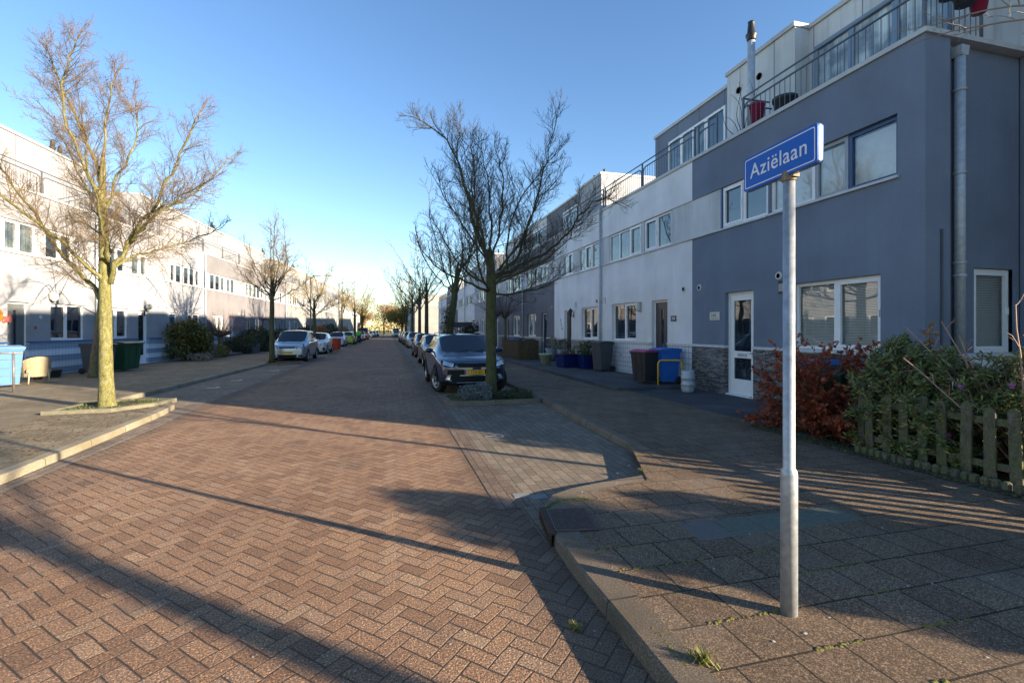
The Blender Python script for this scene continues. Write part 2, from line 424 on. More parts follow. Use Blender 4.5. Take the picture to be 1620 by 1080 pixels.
def inset(pts, w, side):
    P = [Vector(p) for p in pts]; out = []
    for i in range(len(P)):
        d = (P[min(i + 1, len(P) - 1)] - P[max(i - 1, 0)]).normalized(); out.append(tuple(P[i] + Vector((d.y, -d.x)) * side * w))
    return out
pr = inset(KR, .195, 1)[:-1] + inset(KR2, .125, 1)[1:] + [(9.5, 84), (9.5, -10)]
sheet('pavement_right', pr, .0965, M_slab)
pl = inset(KL, .155, -1) + inset(KL2, .115, -1)[1:] + [(-5.6, 24.45), (-5.6, 26.1)] + inset(KL4, .115, -1) + [(-14, 110), (-14, -10)]
sheet('pavement_left', pl, .0965, M_slabL)
sheet('tree_bay_soil', [(-5.45, 24.42), (-4.35, 24.7), (-4.2, 25.0), (-4.2, 25.6), (-4.45, 25.9), (-5.45, 26.0)], .07, M_soil)
sheet('road', [(-3.82, -10), (-3.82, 9), (-4.0, 12), (-4.0, 26), (-3.75, 60), (-3.4, 84), (-3.0, 135), (1.3, 135), (1.05, 60), (1.0, 4.3), (1.3, 4.3), (1.3, -10)], 0, M_road)
sheet('gutter_left', [(-4.3, -10), (-3.78, -10), (-3.78, 9), (-3.95, 12), (-3.97, 26), (-3.7, 60), (-3.35, 84), (-3.0, 110), (-3.3, 110), (-3.65, 84), (-4.0, 60), (-4.25, 26), (-4.25, 12.2), (-4.5, 12.2), (-4.3, 9)], .004, M_gut)
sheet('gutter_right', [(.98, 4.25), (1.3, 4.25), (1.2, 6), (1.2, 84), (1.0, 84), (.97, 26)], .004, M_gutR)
sheet('parking_bay_right', [(1.19, 3.5), (3.6, 4.4), (3.6, 84), (1.19, 84)], .002, M_bay)
sheet('parking_bay_left', [(-6.1, 12.0), (-4.2, 11.2), (-4.2, 26), (-3.9, 60), (-3.3, 110), (-6.2, 110)], .002, M_bay)
# terraces / front-garden slabs in front of the right-hand houses
m = MB(); m.bevbox(5.62, 7.9, 11.05, 24.6, .05, .19, .012)
struct(m.build('terrace', M_terr))
m = MB()
m.box(5.87, 5.92, 5.2, 11.04, .05, .118)
struct(m.build('terrace_edging', simple('dark_edging', (.09, .085, .07), .9, var=.4, scale=12)))
sheet('front_yard', [(5.925, 4.9), (7.9, 5.3), (7.9, 11.04), (5.925, 11.04)], .104, M_terr)
# odd patched slabs and other surface bits
M_greenslab = simple('green_grey_slab', (.11, .12, .09), .85, var=.3, scale=20)
M_paleslab = simple('pale_slab', (.13, .12, .105), .85, var=.35, scale=60)
for i, (a, mm) in enumerate([(0, M_paleslab), (1, M_greenslab), (2, M_greenslab), (3, M_greenslab), (4, M_greenslab)]):
    x0 = 2.24 + a * .31; y0 = 3.04 + 0 * a
    m = MB(); m.bevbox(x0, x0 + .3, y0, y0 + .3, .08, .1015, .003)
    struct(m.build('patched_slab', mm))
M_cobble = simple('pale_blue_cobble', (.20, .20, .19), .8, var=.3, scale=30)
for x0, y0 in ((1.2, 4.5), (1.36, 4.42)):
    m = MB(); m.bevbox(x0, x0 + .17, y0, y0 + .12, -.01, .008, .003); struct(m.build('pale_paver', M_cobble))
# white painted stall mark
M_mark = simple('white_marking', (.48, .48, .47), .7, var=.25, scale=30)
def ringmark(cx, cy, rx, ry, w, z, name='stall_marking'):
    m = MB(); n = 24
    for i in range(n):
        a, b = 2 * PI * i / n, 2 * PI * (i + 1) / n
        o = lambda t_, q: (cx + (rx - q) * math.cos(t_), cy + (ry - q) * math.sin(t_), z)
        m.quad(o(a, 0), o(b, 0), o(b, w), o(a, w))
    m.quad((cx - rx - .13, cy - .03, z), (cx - rx + .02, cy - .03, z), (cx - rx + .02, cy + .03, z), (cx - rx - .13, cy + .03, z))
    return struct(m.build(name, M_mark))
ringmark(1.66, 7.2, .085, .10, .03, .007)
for x0, y0 in ((-4.95, 17.2), (-4.6, 21.0), (-5.0, 15.2), (-.4, 46.), (-4.0, 31.6)):
    m = MB(); m.box(x0, x0 + .28, y0, y0 + .1, .0, .009); m.box(x0 + .2, x0 + .28, y0 + .1, y0 + .3, .0, .0085); struct(m.build('stall_marking', M_mark))
# drain with kerb inlet
M_iron = brickmat('cast_iron_grid', (.045, .03, .028), (.06, .04, .035), (.015, .01, .01), .028, .028, .006, offset=0., axes=('X', 'Y'), grit=.2, bumpd=.006, rough=.6)
gu = thing('street_gully', 'rusty cast iron drain cover with slotted kerb inlet at the rounded kerb corner', 'drain', (1.215, 3.45, .0), R(-9))
m = MB(); m.bevbox(.03, .37, .0, .45, .06, .106, .003); cv_ = m.build('cover', simple('dark_iron', (.05, .035, .03), .6, .3, var=.5, scale=20), gu)
m = MB()
for i in range(15): m.box(.055 + i * .021, .062 + i * .021, .02, .43, .106, .1095)
for i in range(18): m.box(.05, .355, .025 + i * .0235, .031 + i * .0235, .106, .109)
for a_ in ((.03, .045, .0, .45), (.36, .375, .0, .45), (.045, .36, .0, .014), (.045, .36, .436, .45)): m.box(*a_, .106, .111)
m.build('grid_ribs', simple('worn_iron', (.14, .09, .075), .55, .4, var=.5, scale=30), cv_)
m = MB(); m.box(-.022, .028, -.02, .50, .085, .107)
for i in range(8): m.box(-.02, -.004, -.02 + i * .0715, .0 + i * .0715, -.01, .085)
m.build('inlet_grate', simple('rusty_iron', (.075, .045, .032), .8, .3, var=.5, scale=30), gu)
m = MB(); m.box(-.012, -.002, .0, .48, .0, .085); m.build('inlet_opening', M_black, gu)
# moss lines between slabs, grit, litter
def scatter(name, n, fn, mat, smin, smax, flat=.4, kind='stuff', seed=1):
    rnd = random.Random(seed); m = MB()
    for i in range(n):
        p = fn(rnd)
        if p is None: continue
        x, y, z = p; s_ = rnd.uniform(smin, smax); a = rnd.uniform(0, PI)
        k = len(m.v); q = 5
        for j in range(q):
            t_ = a + 2 * PI * j / q; rr = s_ * rnd.uniform(.6, 1.1)
            m.v.append((x + rr * math.cos(t_), y + rr * math.sin(t_), z))
        m.v.append((x, y, z + s_ * flat))
        for j in range(q): m.f.append((k + j, k + (j + 1) % q, k + q)); m.m.append(0); m.sm.append(True)
    o = m.build(name, mat); o['kind'] = kind; return o
def mossfn(r):
    # along slab joints in the sunlit corner near the sign
    if r.random() < .5: x = 1.33 + .005 + r.gauss(0, .006); y = r.uniform(.5, 3.3); 
    else:
        row = r.randrange(-1, 9); y = 0.31 * round((.6 + row * .31) / .31) + r.gauss(0, .006); x = r.uniform(1.35, 3.1)
    import_ = math.sin(x * 7 + y * 3) + math.sin(y * 11 - x * 2)
    return (x, y, .097) if import_ > .1 else None
scatter('joint_moss', 2600, mossfn, simple('yellow_green_moss', (.17, .15, .03), .95, var=.5, scale=25), .005, .015, .5, seed=3)
def tuft(label, x, y, z, n, h, seed):
    r = random.Random(seed); m = MB()
    for i in range(n):
        a = r.uniform(0, 6.28); d = r.gauss(0, h * .35); bx, by = x + d * math.cos(a * 3), y + d * math.sin(a * 2); hh = h * r.uniform(.5, 1.1); b = len(m.v)
        m.v += [(bx - .004 * math.sin(a), by + .004 * math.cos(a), z), (bx + .004 * math.sin(a), by - .004 * math.cos(a), z), (bx + hh * .7 * math.cos(a), by + hh * .7 * math.sin(a), z + hh * .8)]
        m.f.append((b, b + 1, b + 2)); m.m.append(0); m.sm.append(False)
    o = m.build('weed_tuft', leafmat('weed_leaves', [(.12, .17, .03), (.2, .2, .05), (.2, .16, .07)], .7, .3), fix=False); tag(o, label, 'weed'); return o
tuft('small bright green weed on the rounded kerb where the bay meets the pavement', 2.72, 4.72, .085, 70, .05, 1)
tuft('dry yellowish weed tuft behind the kerb at the bottom of the picture', 1.42, 1.93, .097, 150, .07, 2)
tuft('little brownish weed in the gutter below the near kerb', 1.0, 2.45, .004, 60, .05, 3)
scatter('joint_moss', 500, lambda r: (lambda t_: (1.62 + .33 * math.cos(t_) + r.gauss(0, .012), 3.75 + .33 * math.sin(t_) + r.gauss(0, .012), .097))(r.uniform(R(60), R(200))), M_moss, .006, .016, .5, seed=5)
scatter('pavement_grit', 110, lambda r: (r.uniform(1.4, 6), r.uniform(1, 8), .1), M_mark, .004, .012, .25, seed=8)
scatter('road_grit', 420, lambda r: (r.uniform(-3.9, 3), r.uniform(1, 9), .002), simple('grey_grit', (.3, .27, .23), .9), .004, .011, .4, seed=9)
LEAFLIT = leafmat('dead_leaves', [(.10, .05, .02), (.18, .09, .03), (.07, .045, .02)], .8)
scatter('leaf_litter', 1500, lambda r: (r.uniform(-5.9, -4.3), r.uniform(5, 12), .1), LEAFLIT, .008, .022, .3, seed=10)
# ---------------------------------------------------------------- houses
P_blue = plaster('blue_grey_plaster', (.18, .215, .28), .3, (.13, .16, .205))
P_light = plaster('light_grey_plaster', (.77, .775, .785), .22, (.50, .51, .50))
P_dark = plaster('dark_grey_plaster', (.17, .175, .195), .3, (.12, .12, .13))
P_mid = plaster('mid_grey_plaster', (.42, .43, .45), .3, (.16, .17, .18))
P_white = plaster('white_plaster', (.325, .33, .35), .35, (.27, .275, .285))
P_greyL = plaster('warm_grey_plaster', (.215, .205, .215), .25, (.26, .25, .24))
P_cream = plaster('cream_plaster', (.30, .295, .28), .3, (.25, .24, .22))
P_panel = plaster('pale_facade_panel', (.62, .63, .64), .6, (.34, .37, .35))
P_panelW = plaster('white_facade_panel', (.37, .38, .40), .3, (.30, .30, .30))
M_cop = simple('parapet_coping', (.47, .47, .46), .6, var=.15)
M_sill = simple('window_ledge', (.55, .56, .58), .6, var=.2)
M_bluetrim = simple('blue_trim_paint', (.02, .06, .16), .35)
M_bluesill = simple('blue_ledge_paint', (.03, .12, .30), .4)
M_stone = brickmat('stacked_slate_cladding', (.07, .078, .09), (.30, .26, .22), (.02, .02, .02), .17, .028, .002, axes=('X', 'Z'), grit=.5, gs=40, bumpd=.02, bias=-.25, stain=(.20, .22, .25, .6))
M_stone2 = brickmat('pale_stone_cladding', (.16, .15, .15), (.50, .42, .36), (.06, .05, .05), .15, .035, .003, axes=('X', 'Z'), grit=.5, gs=40, bumpd=.02, stain=(.30, .26, .24, .5))
M_tileW = brickmat('white_wall_tiles', (.60, .61, .63), (.66, .67, .69), (.03, .03, .04), .155, .155, .005, offset=0., axes=('X', 'Z'), grit=.08, rough=.3, bumpd=.002)
def striped_tiles(name):
    t = NT(name); vec, sp = swz(t, 0, 2)
    z = t.math('ADD', sp.outputs[2], -.03)
    band = t.math('FLOORED_MODULO', t.math('FLOOR', t.math('DIVIDE', z, .215)), 2.)
    br = t.n('TexBrick', {'Vector': vec, 'Color1': (1, 1, 1, 1), 'Color2': (.93, .93, .93, 1), 'Mortar': (.35, .36, .4, 1), 'Scale': 1., 'Mortar Size': .004, 'Brick Width': .155, 'Row Height': .215}, offset=0.)
    c = t.mix(t.math('COMPARE', band, 1., .1), (.25, .33, .44), (.70, .74, .80))
    c = t.mix(1., c, br.outputs[0], 'MULTIPLY')
    t.bsdf(c, .35, 0, t.bump(t.math('MULTIPLY', br.outputs[1], -1.), .003)); MATS[name] = t.m; return t.m
M_tileS = striped_tiles('striped_wall_tiles')
M_numdark = simple('number_plate_dark', (.03, .03, .04), .4)
M_cream2 = simple('cream_plate', (.6, .57, .5), .5)

def holes_wall(m, u0, u1, z0, z1, holes, y=0., d=.13, mi=0, ri=None):
    """wall sheet facing +y with real openings and reveals"""
    if ri is None: ri = mi
    us = sorted({u0, u1, *[min(max(h[i], u0), u1) for h in holes for i in (0, 1)]}); zs = sorted({z0, z1, *[min(max(h[i], z0), z1) for h in holes for i in (2, 3)]})
    for a, b in zip(us, us[1:]):
        for c, e in zip(zs, zs[1:]):
            cu, cz = (a + b) / 2, (c + e) / 2
            if any(h[0] < cu < h[1] and h[2] < cz < h[3] for h in holes): continue
            m.quad((b, y, c), (a, y, c), (a, y, e), (b, y, e), mi)
    for h in holes:
        a, b, c, e = max(h[0], u0), min(h[1], u1), max(h[2], z0), min(h[3], z1)
        if b <= a or e <= c: continue
        if h[0] >= u0: m.quad((a, y, c), (a, y - d, c), (a, y - d, e), (a, y, e), ri)
        if h[1] <= u1: m.quad((b, y - d, c), (b, y, c), (b, y, e), (b, y - d, e), ri)
        if h[3] <= z1: m.quad((a, y, e), (a, y - d, e), (b, y - d, e), (b, y, e), ri)
        if h[2] >= z0: m.quad((a, y, c), (b, y, c), (b, y - d, c), (a, y - d, c), ri)

WR = random.Random(2)
def window(par, u0, u1, z0, z1, n=2, y=-.09, mat=None, pane=None, fw=.065, blinds=False, sash=(), weights=None, name='window', tilt=None):
    mat = mat or M_white; m = MB()
    u0 += .003; u1 -= .003; z0 += .003; z1 -= .003
    m.box(u0, u1, y - .06, y, z1 - fw, z1); m.box(u0, u1, y - .06, y, z0, z0 + fw)
    wts = weights or [1] * n; tot = sum(wts); xs = [u0]
    for q in wts: xs.append(xs[-1] + (u1 - u0) * q / tot)
    m.box(u0, u0 + fw, y - .06, y, z0 + fw, z1 - fw); m.box(u1 - fw, u1, y - .06, y, z0 + fw, z1 - fw)
    for x in xs[1:-1]: m.box(x - fw * .6, x + fw * .6, y - .06, y, z0 + fw, z1 - fw)
    for i in range(n):           # opening sashes have a second, slightly proud frame
        if i in sash:
            a = xs[i] + fw * .75; b = xs[i + 1] - fw * .75; c = z0 + fw * .8; e = z1 - fw * .8; s = .05
            m.box(a, b, y - .03, y + .018, e - s, e); m.box(a, b, y - .03, y + .018, c, c + s)
            m.box(a, a + s, y - .03, y + .018, c + s, e - s); m.box(b - s, b, y - .03, y + .018, c + s, e - s)
            m.box(a + s * .2, a + s * .6, y + .018, y + .04, (c + e) / 2 - .06, (c + e) / 2 + .06)
    w = m.build(name, mat, par)
    if pane is None and not blinds: pane = WR.choice((M_glass, M_glass, M_glassM, M_glassL))
    p = MB()
    p.quad((u1 - fw * .5, y - .035, z0 + fw * .5), (u0 + fw * .5, y - .035, z0 + fw * .5), (u0 + fw * .5, y - .035, z1 - fw * .5), (u1 - fw * .5, y - .035, z1 - fw * .5))
    p.build('pane', pane or (M_clear if blinds else M_glass), w, fix=False)
    if blinds:
        b = MB(); k = int((z1 - z0 - 2 * fw) / .028)
        for i in range(k):
            zz = z0 + fw + .014 + i * .028
            dz, dy = (.016, .004) if blinds == 'closed' else (.011, .014)
            b.quad((u0 + .04, y - .088, zz - dz), (u1 - .04, y - .088, zz - dz), (u1 - .04, y - .088 - dy, zz + dz), (u0 + .04, y - .088 - dy, zz + dz))
        b.build('blind', M_blind, w, fix=False)
        b = MB(); b.box(u0, u1, y - .75, y - .05, z0, z1, skip='k')
        r_ = b.build('room_recess', M_room, w, fix=False)
    return w

def door(par, u0, u1, z1, mat, glass='slim', z0=.1, y=-.10, fmat=None, hang=1):
    m = MB(); f = .06
    m.box(u0 + .003, u0 + f, y - .06, y, z0, z1 - .003); m.box(u1 - f, u1 - .003, y - .06, y, z0, z1 - .003); m.box(u0 + f, u1 - f, y - .06, y, z1 - f, z1 - .003); m.box(u0, u1, y - .06, y + .08, z0 - .02, z0 + .03)
    fr = m.build('door_frame', fmat or M_white, par)
    a, b, c, e = u0 + f + .004, u1 - f - .004, z0 + .035, z1 - f - .004
    m = MB(); gl = []
    if glass == 'full': gl = [(a + .13, b - .12, c + 1.02, e - .14), (a + .13, b - .12, c + .36 + .0, c + .86)]
    elif glass == 'slim': gl = [(a + .30, b - .30, c + .75, e - .2)]
    elif glass == 'half': gl = [(a + .15, b - .15, c + 1.1, e - .2)]
    holes_wall(m, a, b, c, e, gl, y - .01, .03)
    for g in gl: m.box(g[0] - .02, g[1] + .02, y - .012, y + .002, g[2] - .02, g[2] - .001); m.box(g[0] - .02, g[1] + .02, y - .012, y + .002, g[3] + .001, g[3] + .02)
    if glass == 'full':
        for k in range(3): m.box(a + .1, b - .1, y - .012, y - .002, c + .07 + k * .085, c + .135 + k * .085)
    else:
        for s in (a + .08, b - .16): m.box(s, s + .08, y - .012, y - .003, c + .12, e - .15)
    m.box(a, b, y - .05, y - .045, c, e)
    d = m.build('door', mat, par)
    for g in gl:
        q = MB(); q.quad((g[1], y - .03, g[2]), (g[0], y - .03, g[2]), (g[0], y - .03, g[3]), (g[1], y - .03, g[3])); q.build('door_pane', M_glass, d, fix=False)
    hx = a + .07 if hang > 0 else b - .07
    h = MB(); h.tube([(hx, y + .0, c + .98), (hx, y + .05, c + .98), (hx + .1 * hang, y + .05, c + .98)], .01, 6); h.box(hx - .02, hx + .02, y - .005, y + .006, c + .88, c + 1.04); h.build('handle', M_zinc, d)
    lb = MB(); lz = c + .93 if glass == 'full' else c + .5
    lb.box((a + b) / 2 - .14, (a + b) / 2 + .14, y - .005, y + .012, lz - .035, lz + .035); lb.box((a + b) / 2 - .09, (a + b) / 2 + .09, y + .012, y + .016, lz - .012, lz + .012)
    lb.build('letterbox', M_zinc, d)
    return fr

def railing(par, u0, u1, y=-.13, mat=None, z0=6.24, z1=6.82, z2=6.98, gap=()):
    mat = mat or M_rail; m = MB(); r = .02
    m.tube([(u0 + .05, y, z2), (u1 - .05, y, z2)], r, 8)
    L = u1 - u0; n = max(1, round(L / 2.8)); s = L / n
    for i in range(n):
        a = u0 + i * s + .06; b = u0 + (i + 1) * s - .06; q = .14
        m.tube([(a, y, z0), (a, y, z1 - q), (a + q * .3, y, z1 - q * .3), (a + q, y, z1), (b - q, y, z1), (b - q * .3, y, z1 - q * .3), (b, y, z1 - q), (b, y, z0)], r, 8)
        k = int((b - a) / .13)
        for j in range(1, k): m.tube([(a + (b - a) * j / k, y, z0), (a + (b - a) * j / k, y, z1)], .007, 4, caps=False)
    for i in range(n + 1):
        x = min(max(u0 + i * s, u0 + .06), u1 - .06); m.box(x - .022, x + .022, y - .02, y + .02, z0, z2)
    return m.build('railing', mat, par)

def downpipe(par, x, y=.07, z0=.1, z1=6.2, r=.045, mat=None):
    m = MB(); m.tube([(x, y, z0), (x, y, z1 - .15)], r, 12)
    for z in (z0 + 1.2, 2.6, 4.0, 5.3): m.tube([(x, y, z - .02), (x, y, z + .02)], r * 1.18, 12); m.box(x - .008, x + .008, 0.004, y, z - .01, z + .01)
    m.frustum(x - r, x + r, y - r, y + r, z1 - .2, x - .09, x + .09, .004, y + .08, z1 - .05)
    return m.build('downpipe', mat or M_zinc, par)

def flue(par, x, y, z0, z1, r=.075):
    m = MB(); m.lathe([(r, z0), (r, z1 - .45)], 14, (x, y))
    f = m.build('flue_pipe', M_zinc, par)
    m = MB(); m.lathe([(r * 1.05, z1 - .46), (r * 1.25, z1 - .42), (r * 1.25, z1 - .38), (r * 1.5, z1 - .34), (r * 1.5, z1 - .30), (r * 1.1, z1 - .27), (r * .85, z1 - .03), (r * .95, z1), (0, z1)], 14, (x, y))
    m.build('flue_cowl', M_black, f)

D_white = simple('white_door_paint', (.8, .81, .82), .35, var=.06)
D_green = simple('dark_green_door', (.02, .03, .025), .4)
D_navy = simple('charcoal_door', (.03, .032, .045), .35)
D_blue = simple('blue_door', (.02, .05, .11), .35)
D_grey = simple('grey_door', (.13, .14, .14), .45)

def house(label, loc, rz, W, col, upcol=None, plinth=None, sill=M_sill, mirror=False, lower=None, upper=None, dr=None, dmat=None, dglass='slim', pent=(), band=None, rail=True, pipe=None, flues=(), depth=8., blinds=False, winmat=None, group=None, far=False, rmat=None, pcol=None, seam=True, upmat=None, name='terraced_house', vents=True, screen=None):
    H = thing(name, label, 'house', loc, rz, group)
    band = band or P_panel; upcol = upcol or col; plinth = plinth or M_stone
    mu = (lambda a, b: (W - b, W - a)) if mirror else (lambda a, b: (a, b))
    lower = lower if lower is not None else [mu(3.0, 4.7)]
    dr = dr if dr is not None else mu(1.15, 2.05)
    upper = upper if upper is not None else [(*mu(1.0, 2.5), 2), (*mu(2.7, 5.0 if W > 5.2 else W - .4), 3)]
    lz0, lz1, uz0, uz1, dz1 = 1.18, 2.48, 3.98, 5.03, 2.45      # heights above pavement (pavement at +.1)
    LH = [(a, b, lz0, lz1) for a, b in lower] + ([(dr[0], dr[1], -.1, dz1)] if dr else [])
    m = MB(); holes_wall(m, 0, W, 1.18, 3.98, LH); m.build('wall', col, H, fix=False)
    m = MB(); holes_wall(m, 0, W, -.15, 1.12, LH, y=.0 if plinth is not M_stone else .012); m.build('plinth', plinth, H, fix=False)
    m = MB(); segs = [0, W]
    for a, b in ([dr] if dr else []): segs = [0, a, b, W]
    for a, b in zip(segs[::2], segs[1::2]): m.box(a, b, -.12, .03, 1.12, 1.1795)
    m.build('ledge', sill, H)
    m = MB(); holes_wall(m, 0, W, uz0 + .04, uz1, [(a, b, uz0 + .05, uz1 - .002) for a, b, n in upper], y=-.03, d=.1)
    x = 1.1
    while x < W and not far:
        if not any(a - .05 < x < b + .05 for a, b, n in upper): m.box(x - .004, x + .004, -.03, -.0285, uz0 + .04, uz1, 0)
        x += 1.1
    m.build('panel_band', band, H, fix=False)
    m = MB(); m.box(0, W, -.10, .045, uz0, uz0 + .04); m.build('window_ledge', M_sill, H)
    m = MB(); holes_wall(m, 0, W, uz1, 6.07, []); m.quad((0, 0, uz1), (W, 0, uz1), (W, -.1, uz1), (0, -.1, uz1)); m.build('parapet', upcol, H, fix=False)
    m = MB(); m.box(0, W, -.3, .04, 6.07, 6.15); m.build('coping', M_cop, H)
    m = MB(); m.box(.0, W, -depth, -.3, -.2, 5.85, skip='b'); m.box(0, W, -.3, -.2, 5.8, 6.07); m.build('building_core', col, H)
    for a, b in lower:
        window(H, a, b, lz0, lz1, 2, blinds=blinds, sash=(0,) if not mirror else (1,), mat=winmat)
    for i, (a, b, n) in enumerate(upper):
        window(H, a, b, uz0 + .05, uz1 - .005, n, y=-.06, fw=.055, sash=(0,) if i % 2 else (1,), mat=upmat or winmat)
    if dr: door(H, dr[0], dr[1], dz1, dmat or D_navy, dglass, z0=.0, hang=-1 if mirror else 1)
    if rail: railing(H, 0.02, W - .02, mat=rmat)
    if pipe is not None: downpipe(H, pipe)
    if vents and not far:
        vx = .38 if not mirror else W - .38
        m = MB(); m.lathe([(.055, 0.), (.055, .02), (.075, .022), (.08, .005), (.085, 0)], 14, (vx, 2.68), axis='y'); v = m.build('vent', M_cream2, H)
        m = MB(); m.lathe([(.0, .019), (.05, .019)], 12, (vx, 2.68), axis='y'); m.build('vent_opening', M_black, v)
    for (a, b, yy, top, mat_, wins) in pent:
        m = MB(); m.box(a, b, -depth + .2, yy, 5.85, top - .1, skip='b')
        ph = m.build('roof_storey', mat_, H)
        m = MB(); m.box(a - .03, b + .03, -depth + .15, yy + .05, top - .1, top); m.build('roof_edge', M_cop, ph)
        for (c, d, n) in wins:
            window(ph, c, d, 6.15 if n < 3 else 6.15, 8.0, n, y=yy + .065, fw=.07, name='terrace_window')
        if not far:
            m = MB(); q = a + .6
            while q < b - .1:
                if not any(c < q < d for c, d, n in wins): m.box(q - .006, q + .006, yy, yy + .003, 5.9, top - .1)
                else: m.box(q - .006, q + .006, yy, yy + .003, 8.05, top - .1)
                q += 1.15
            if m.v: m.build('panel_joint', M_dark, ph)
    for fx, fy, fz in flues: flue(H, fx, fy, 8.3, fz)
    if screen is not None:
        m = MB()
        for xx in (screen - .02, screen + .02): m.poly([(xx, -.34, 6.1), (xx, -.34, 7.15), (xx, -.75, 7.75), (xx, -1.49, 8.3), (xx, -1.49, 6.1)])
        m.tube([(screen, -.34, 6.1), (screen, -.34, 7.15), (screen, -.75, 7.75), (screen, -1.49, 8.3)], .028, 6); m.build('terrace_screen', P_panelW, H)
    return H

# right-hand row: local +x runs away from the camera (+Y), +y faces the street (-X)
XR = 7.9; PR = 8.57
def RH(label, Y0, Y1, **k): return house(label, (XR, Y0, .1), R(90), Y1 - Y0, group='terraced houses on the right', **k)
Y = [5.4, 11.12, 16.75, 22.07, 27.65, 33.2, 38.8, 44.4, 50.0, 55.6, 61.2, 66.8, 72.4, 78.0]
h0 = RH('blue-grey corner house with white glazed door and stacked slate base nearest the camera', Y[0], Y[1], col=P_blue,
   lower=[], dr=(3.51, 4.44), dmat=D_white, dglass='full', upper=[], rail=False, vents=False, mirror=False,
   pent=[(.45, 3.48, -1.5, PR, P_panel, []), (3.48, 5.72, -1.1, PR + .02, P_panel, [])])
# the corner house gets its own openings: rebuild wall / band with the photographed windows
for ch in list(h0.children):
    if ch.name.split('.')[0] in ('wall', 'plinth', 'panel_band', 'parapet', 'building_core', 'window_ledge', 'coping'): bpy.data.objects.remove(ch)
W0 = Y[1] - Y[0]
m = MB(); m.box(.3, W0, -8, -.3, -.2, 5.85, skip='b'); m.box(.3, W0, -.3, -.2, 5.8, 6.07); m.build('building_core', P_blue, h0)
m = MB(); m.box(.3, W0, -.3, .04, 6.07, 6.15); m.build('coping', M_cop, h0)
LH = [(.68, 2.45, 1.18, 2.48), (3.51, 4.44, -.1, 2.45)]
m = MB(); holes_wall(m, 0, W0, 1.18, 3.98, LH); m.build('wall', P_blue, h0, fix=False)
m = MB(); holes_wall(m, 0, W0, -.15, 1.12, [(3.51, 4.44, -.1, 2.45)], y=.012); m.build('plinth', M_stone, h0, fix=False)
UH = [(.41, 3.05, 4.03, 5.028), (3.12, 4.57, 4.03, 5.028)]
m = MB(); holes_wall(m, 0, 3.09, 3.98, 5.03, UH[:1]); m.build('wall', P_blue, h0, fix=False)
m = MB(); m.box(3.09, W0, -.10, .045, 3.98, 4.02); m.build('window_ledge', M_sill, h0)
m = MB(); holes_wall(m, 4.62, W0, 4.02, 5.03, [], y=-.03); m.box(5.2, 5.21, -.03, -.0285, 4.02, 5.03); m.build('panel_band', P_panel, h0, fix=False)
for a_, b_, c_ in ((3.052, 3.118, -.045), (4.573, 4.62, -.02)): m = MB(); m.box(a_, b_, -.12, c_, 4.02, 5.03); m.build('blue_panel', M_bluetrim, h0)
m = MB(); holes_wall(m, 0, W0, 5.03, 6.07, []); m.quad((0, 0, 5.03), (W0, 0, 5.03), (W0, -.1, 5.03), (0, -.1, 5.03)); m.build('parapet', P_blue, h0, fix=False)
window(h0, .68, 2.45, 1.18, 2.48, 2, blinds=True, sash=(0,), weights=(1, 1))
window(h0, .41, 1.30, 4.03, 5.028, 1, y=-.07, mat=M_bluetrim, blinds='closed')
window(h0, 1.30, 1.98, 4.03, 5.028, 1, y=-.06, blinds='closed', mat=simple('grey_window_frame', (.30, .32, .35), .4))
window(h0, 1.98, 3.05, 4.03, 5.028, 1, y=-.06, blinds='closed')
window(h0, 3.12, 4.57, 4.03, 5.028, 2, y=-.05, sash=(1,))
m = MB(); m.box(.38, 3.06, .004, .05, 3.985, 4.03); m.build('window_sill', M_sill, h0)
# end (gable) wall facing -Y : plaster with a slight step
m = MB()
def gq(x0, x1, y, holes=()):
    # in house space gable faces -x ; local y = -(X-XR)
    us = sorted({x0, x1, *[h[i] for h in holes for i in (0, 1)]}); zs = sorted({1.18, 6.07, *[h[i] for h in holes for i in (2, 3)]})
    for a, b in zip(us, us[1:]):
        for c, e in zip(zs, zs[1:]):
            if any(h[0] < (a + b) / 2 < h[1] and h[2] < (c + e) / 2 < h[3] for h in holes): continue
            m.quad((y, -a, c), (y, -b, c), (y, -b, e), (y, -a, e))
gq(0, .52, 0.); m.quad((0, -.52, 1.18), (.12, -.52, 1.18), (.12, -.52, 6.07), (0, -.52, 6.07))
gq(.52, 2.3, .12, [(1.22, 2.1, 1.18, 2.55)])
m.build('gable_wall', P_blue, h0, fix=False)
m = MB(); m.box(-.04, .3, -2.3, .04, 6.07, 6.15); m.build('coping', M_cop, h0)
m = MB(); m.box(.10, .14, -2.3, -.52, -.15, 1.12); m.box(-.002, .03, -.52, -.0, -.15, 1.12); m.build('gable_plinth', M_tileW, h0)
m = MB(); m.box(-.03, .05, -.52, -.0, 1.12, 1.18); m.box(.07, .16, -2.3, -.52, 1.12, 1.18); m.build('gable_ledge', M_sill, h0)
wn = window(h0, 1.22, 2.1, 1.18, 2.55, 1, y=0, blinds=True, sash=(0,))
wn.rotation_euler = (0, 0, R(90)); wn.location = (.165, -3.32, 0)     # turned into the gable
wn.rotation_euler = (0, 0, R(90)); wn.location = (.17, -3.32, 0)
p_ = downpipe(h0, 0, r=.072, z1=6.02, z0=1.2); p_.rotation_euler = (0, 0, R(90)); p_.location = (.095, -.76, 0)
p_.name = 'downpipe'
m = MB(); m.box(-.03, -.001, -.33, -.30, 1.25, 3.1); m.build('cable_duct', M_rail, h0)
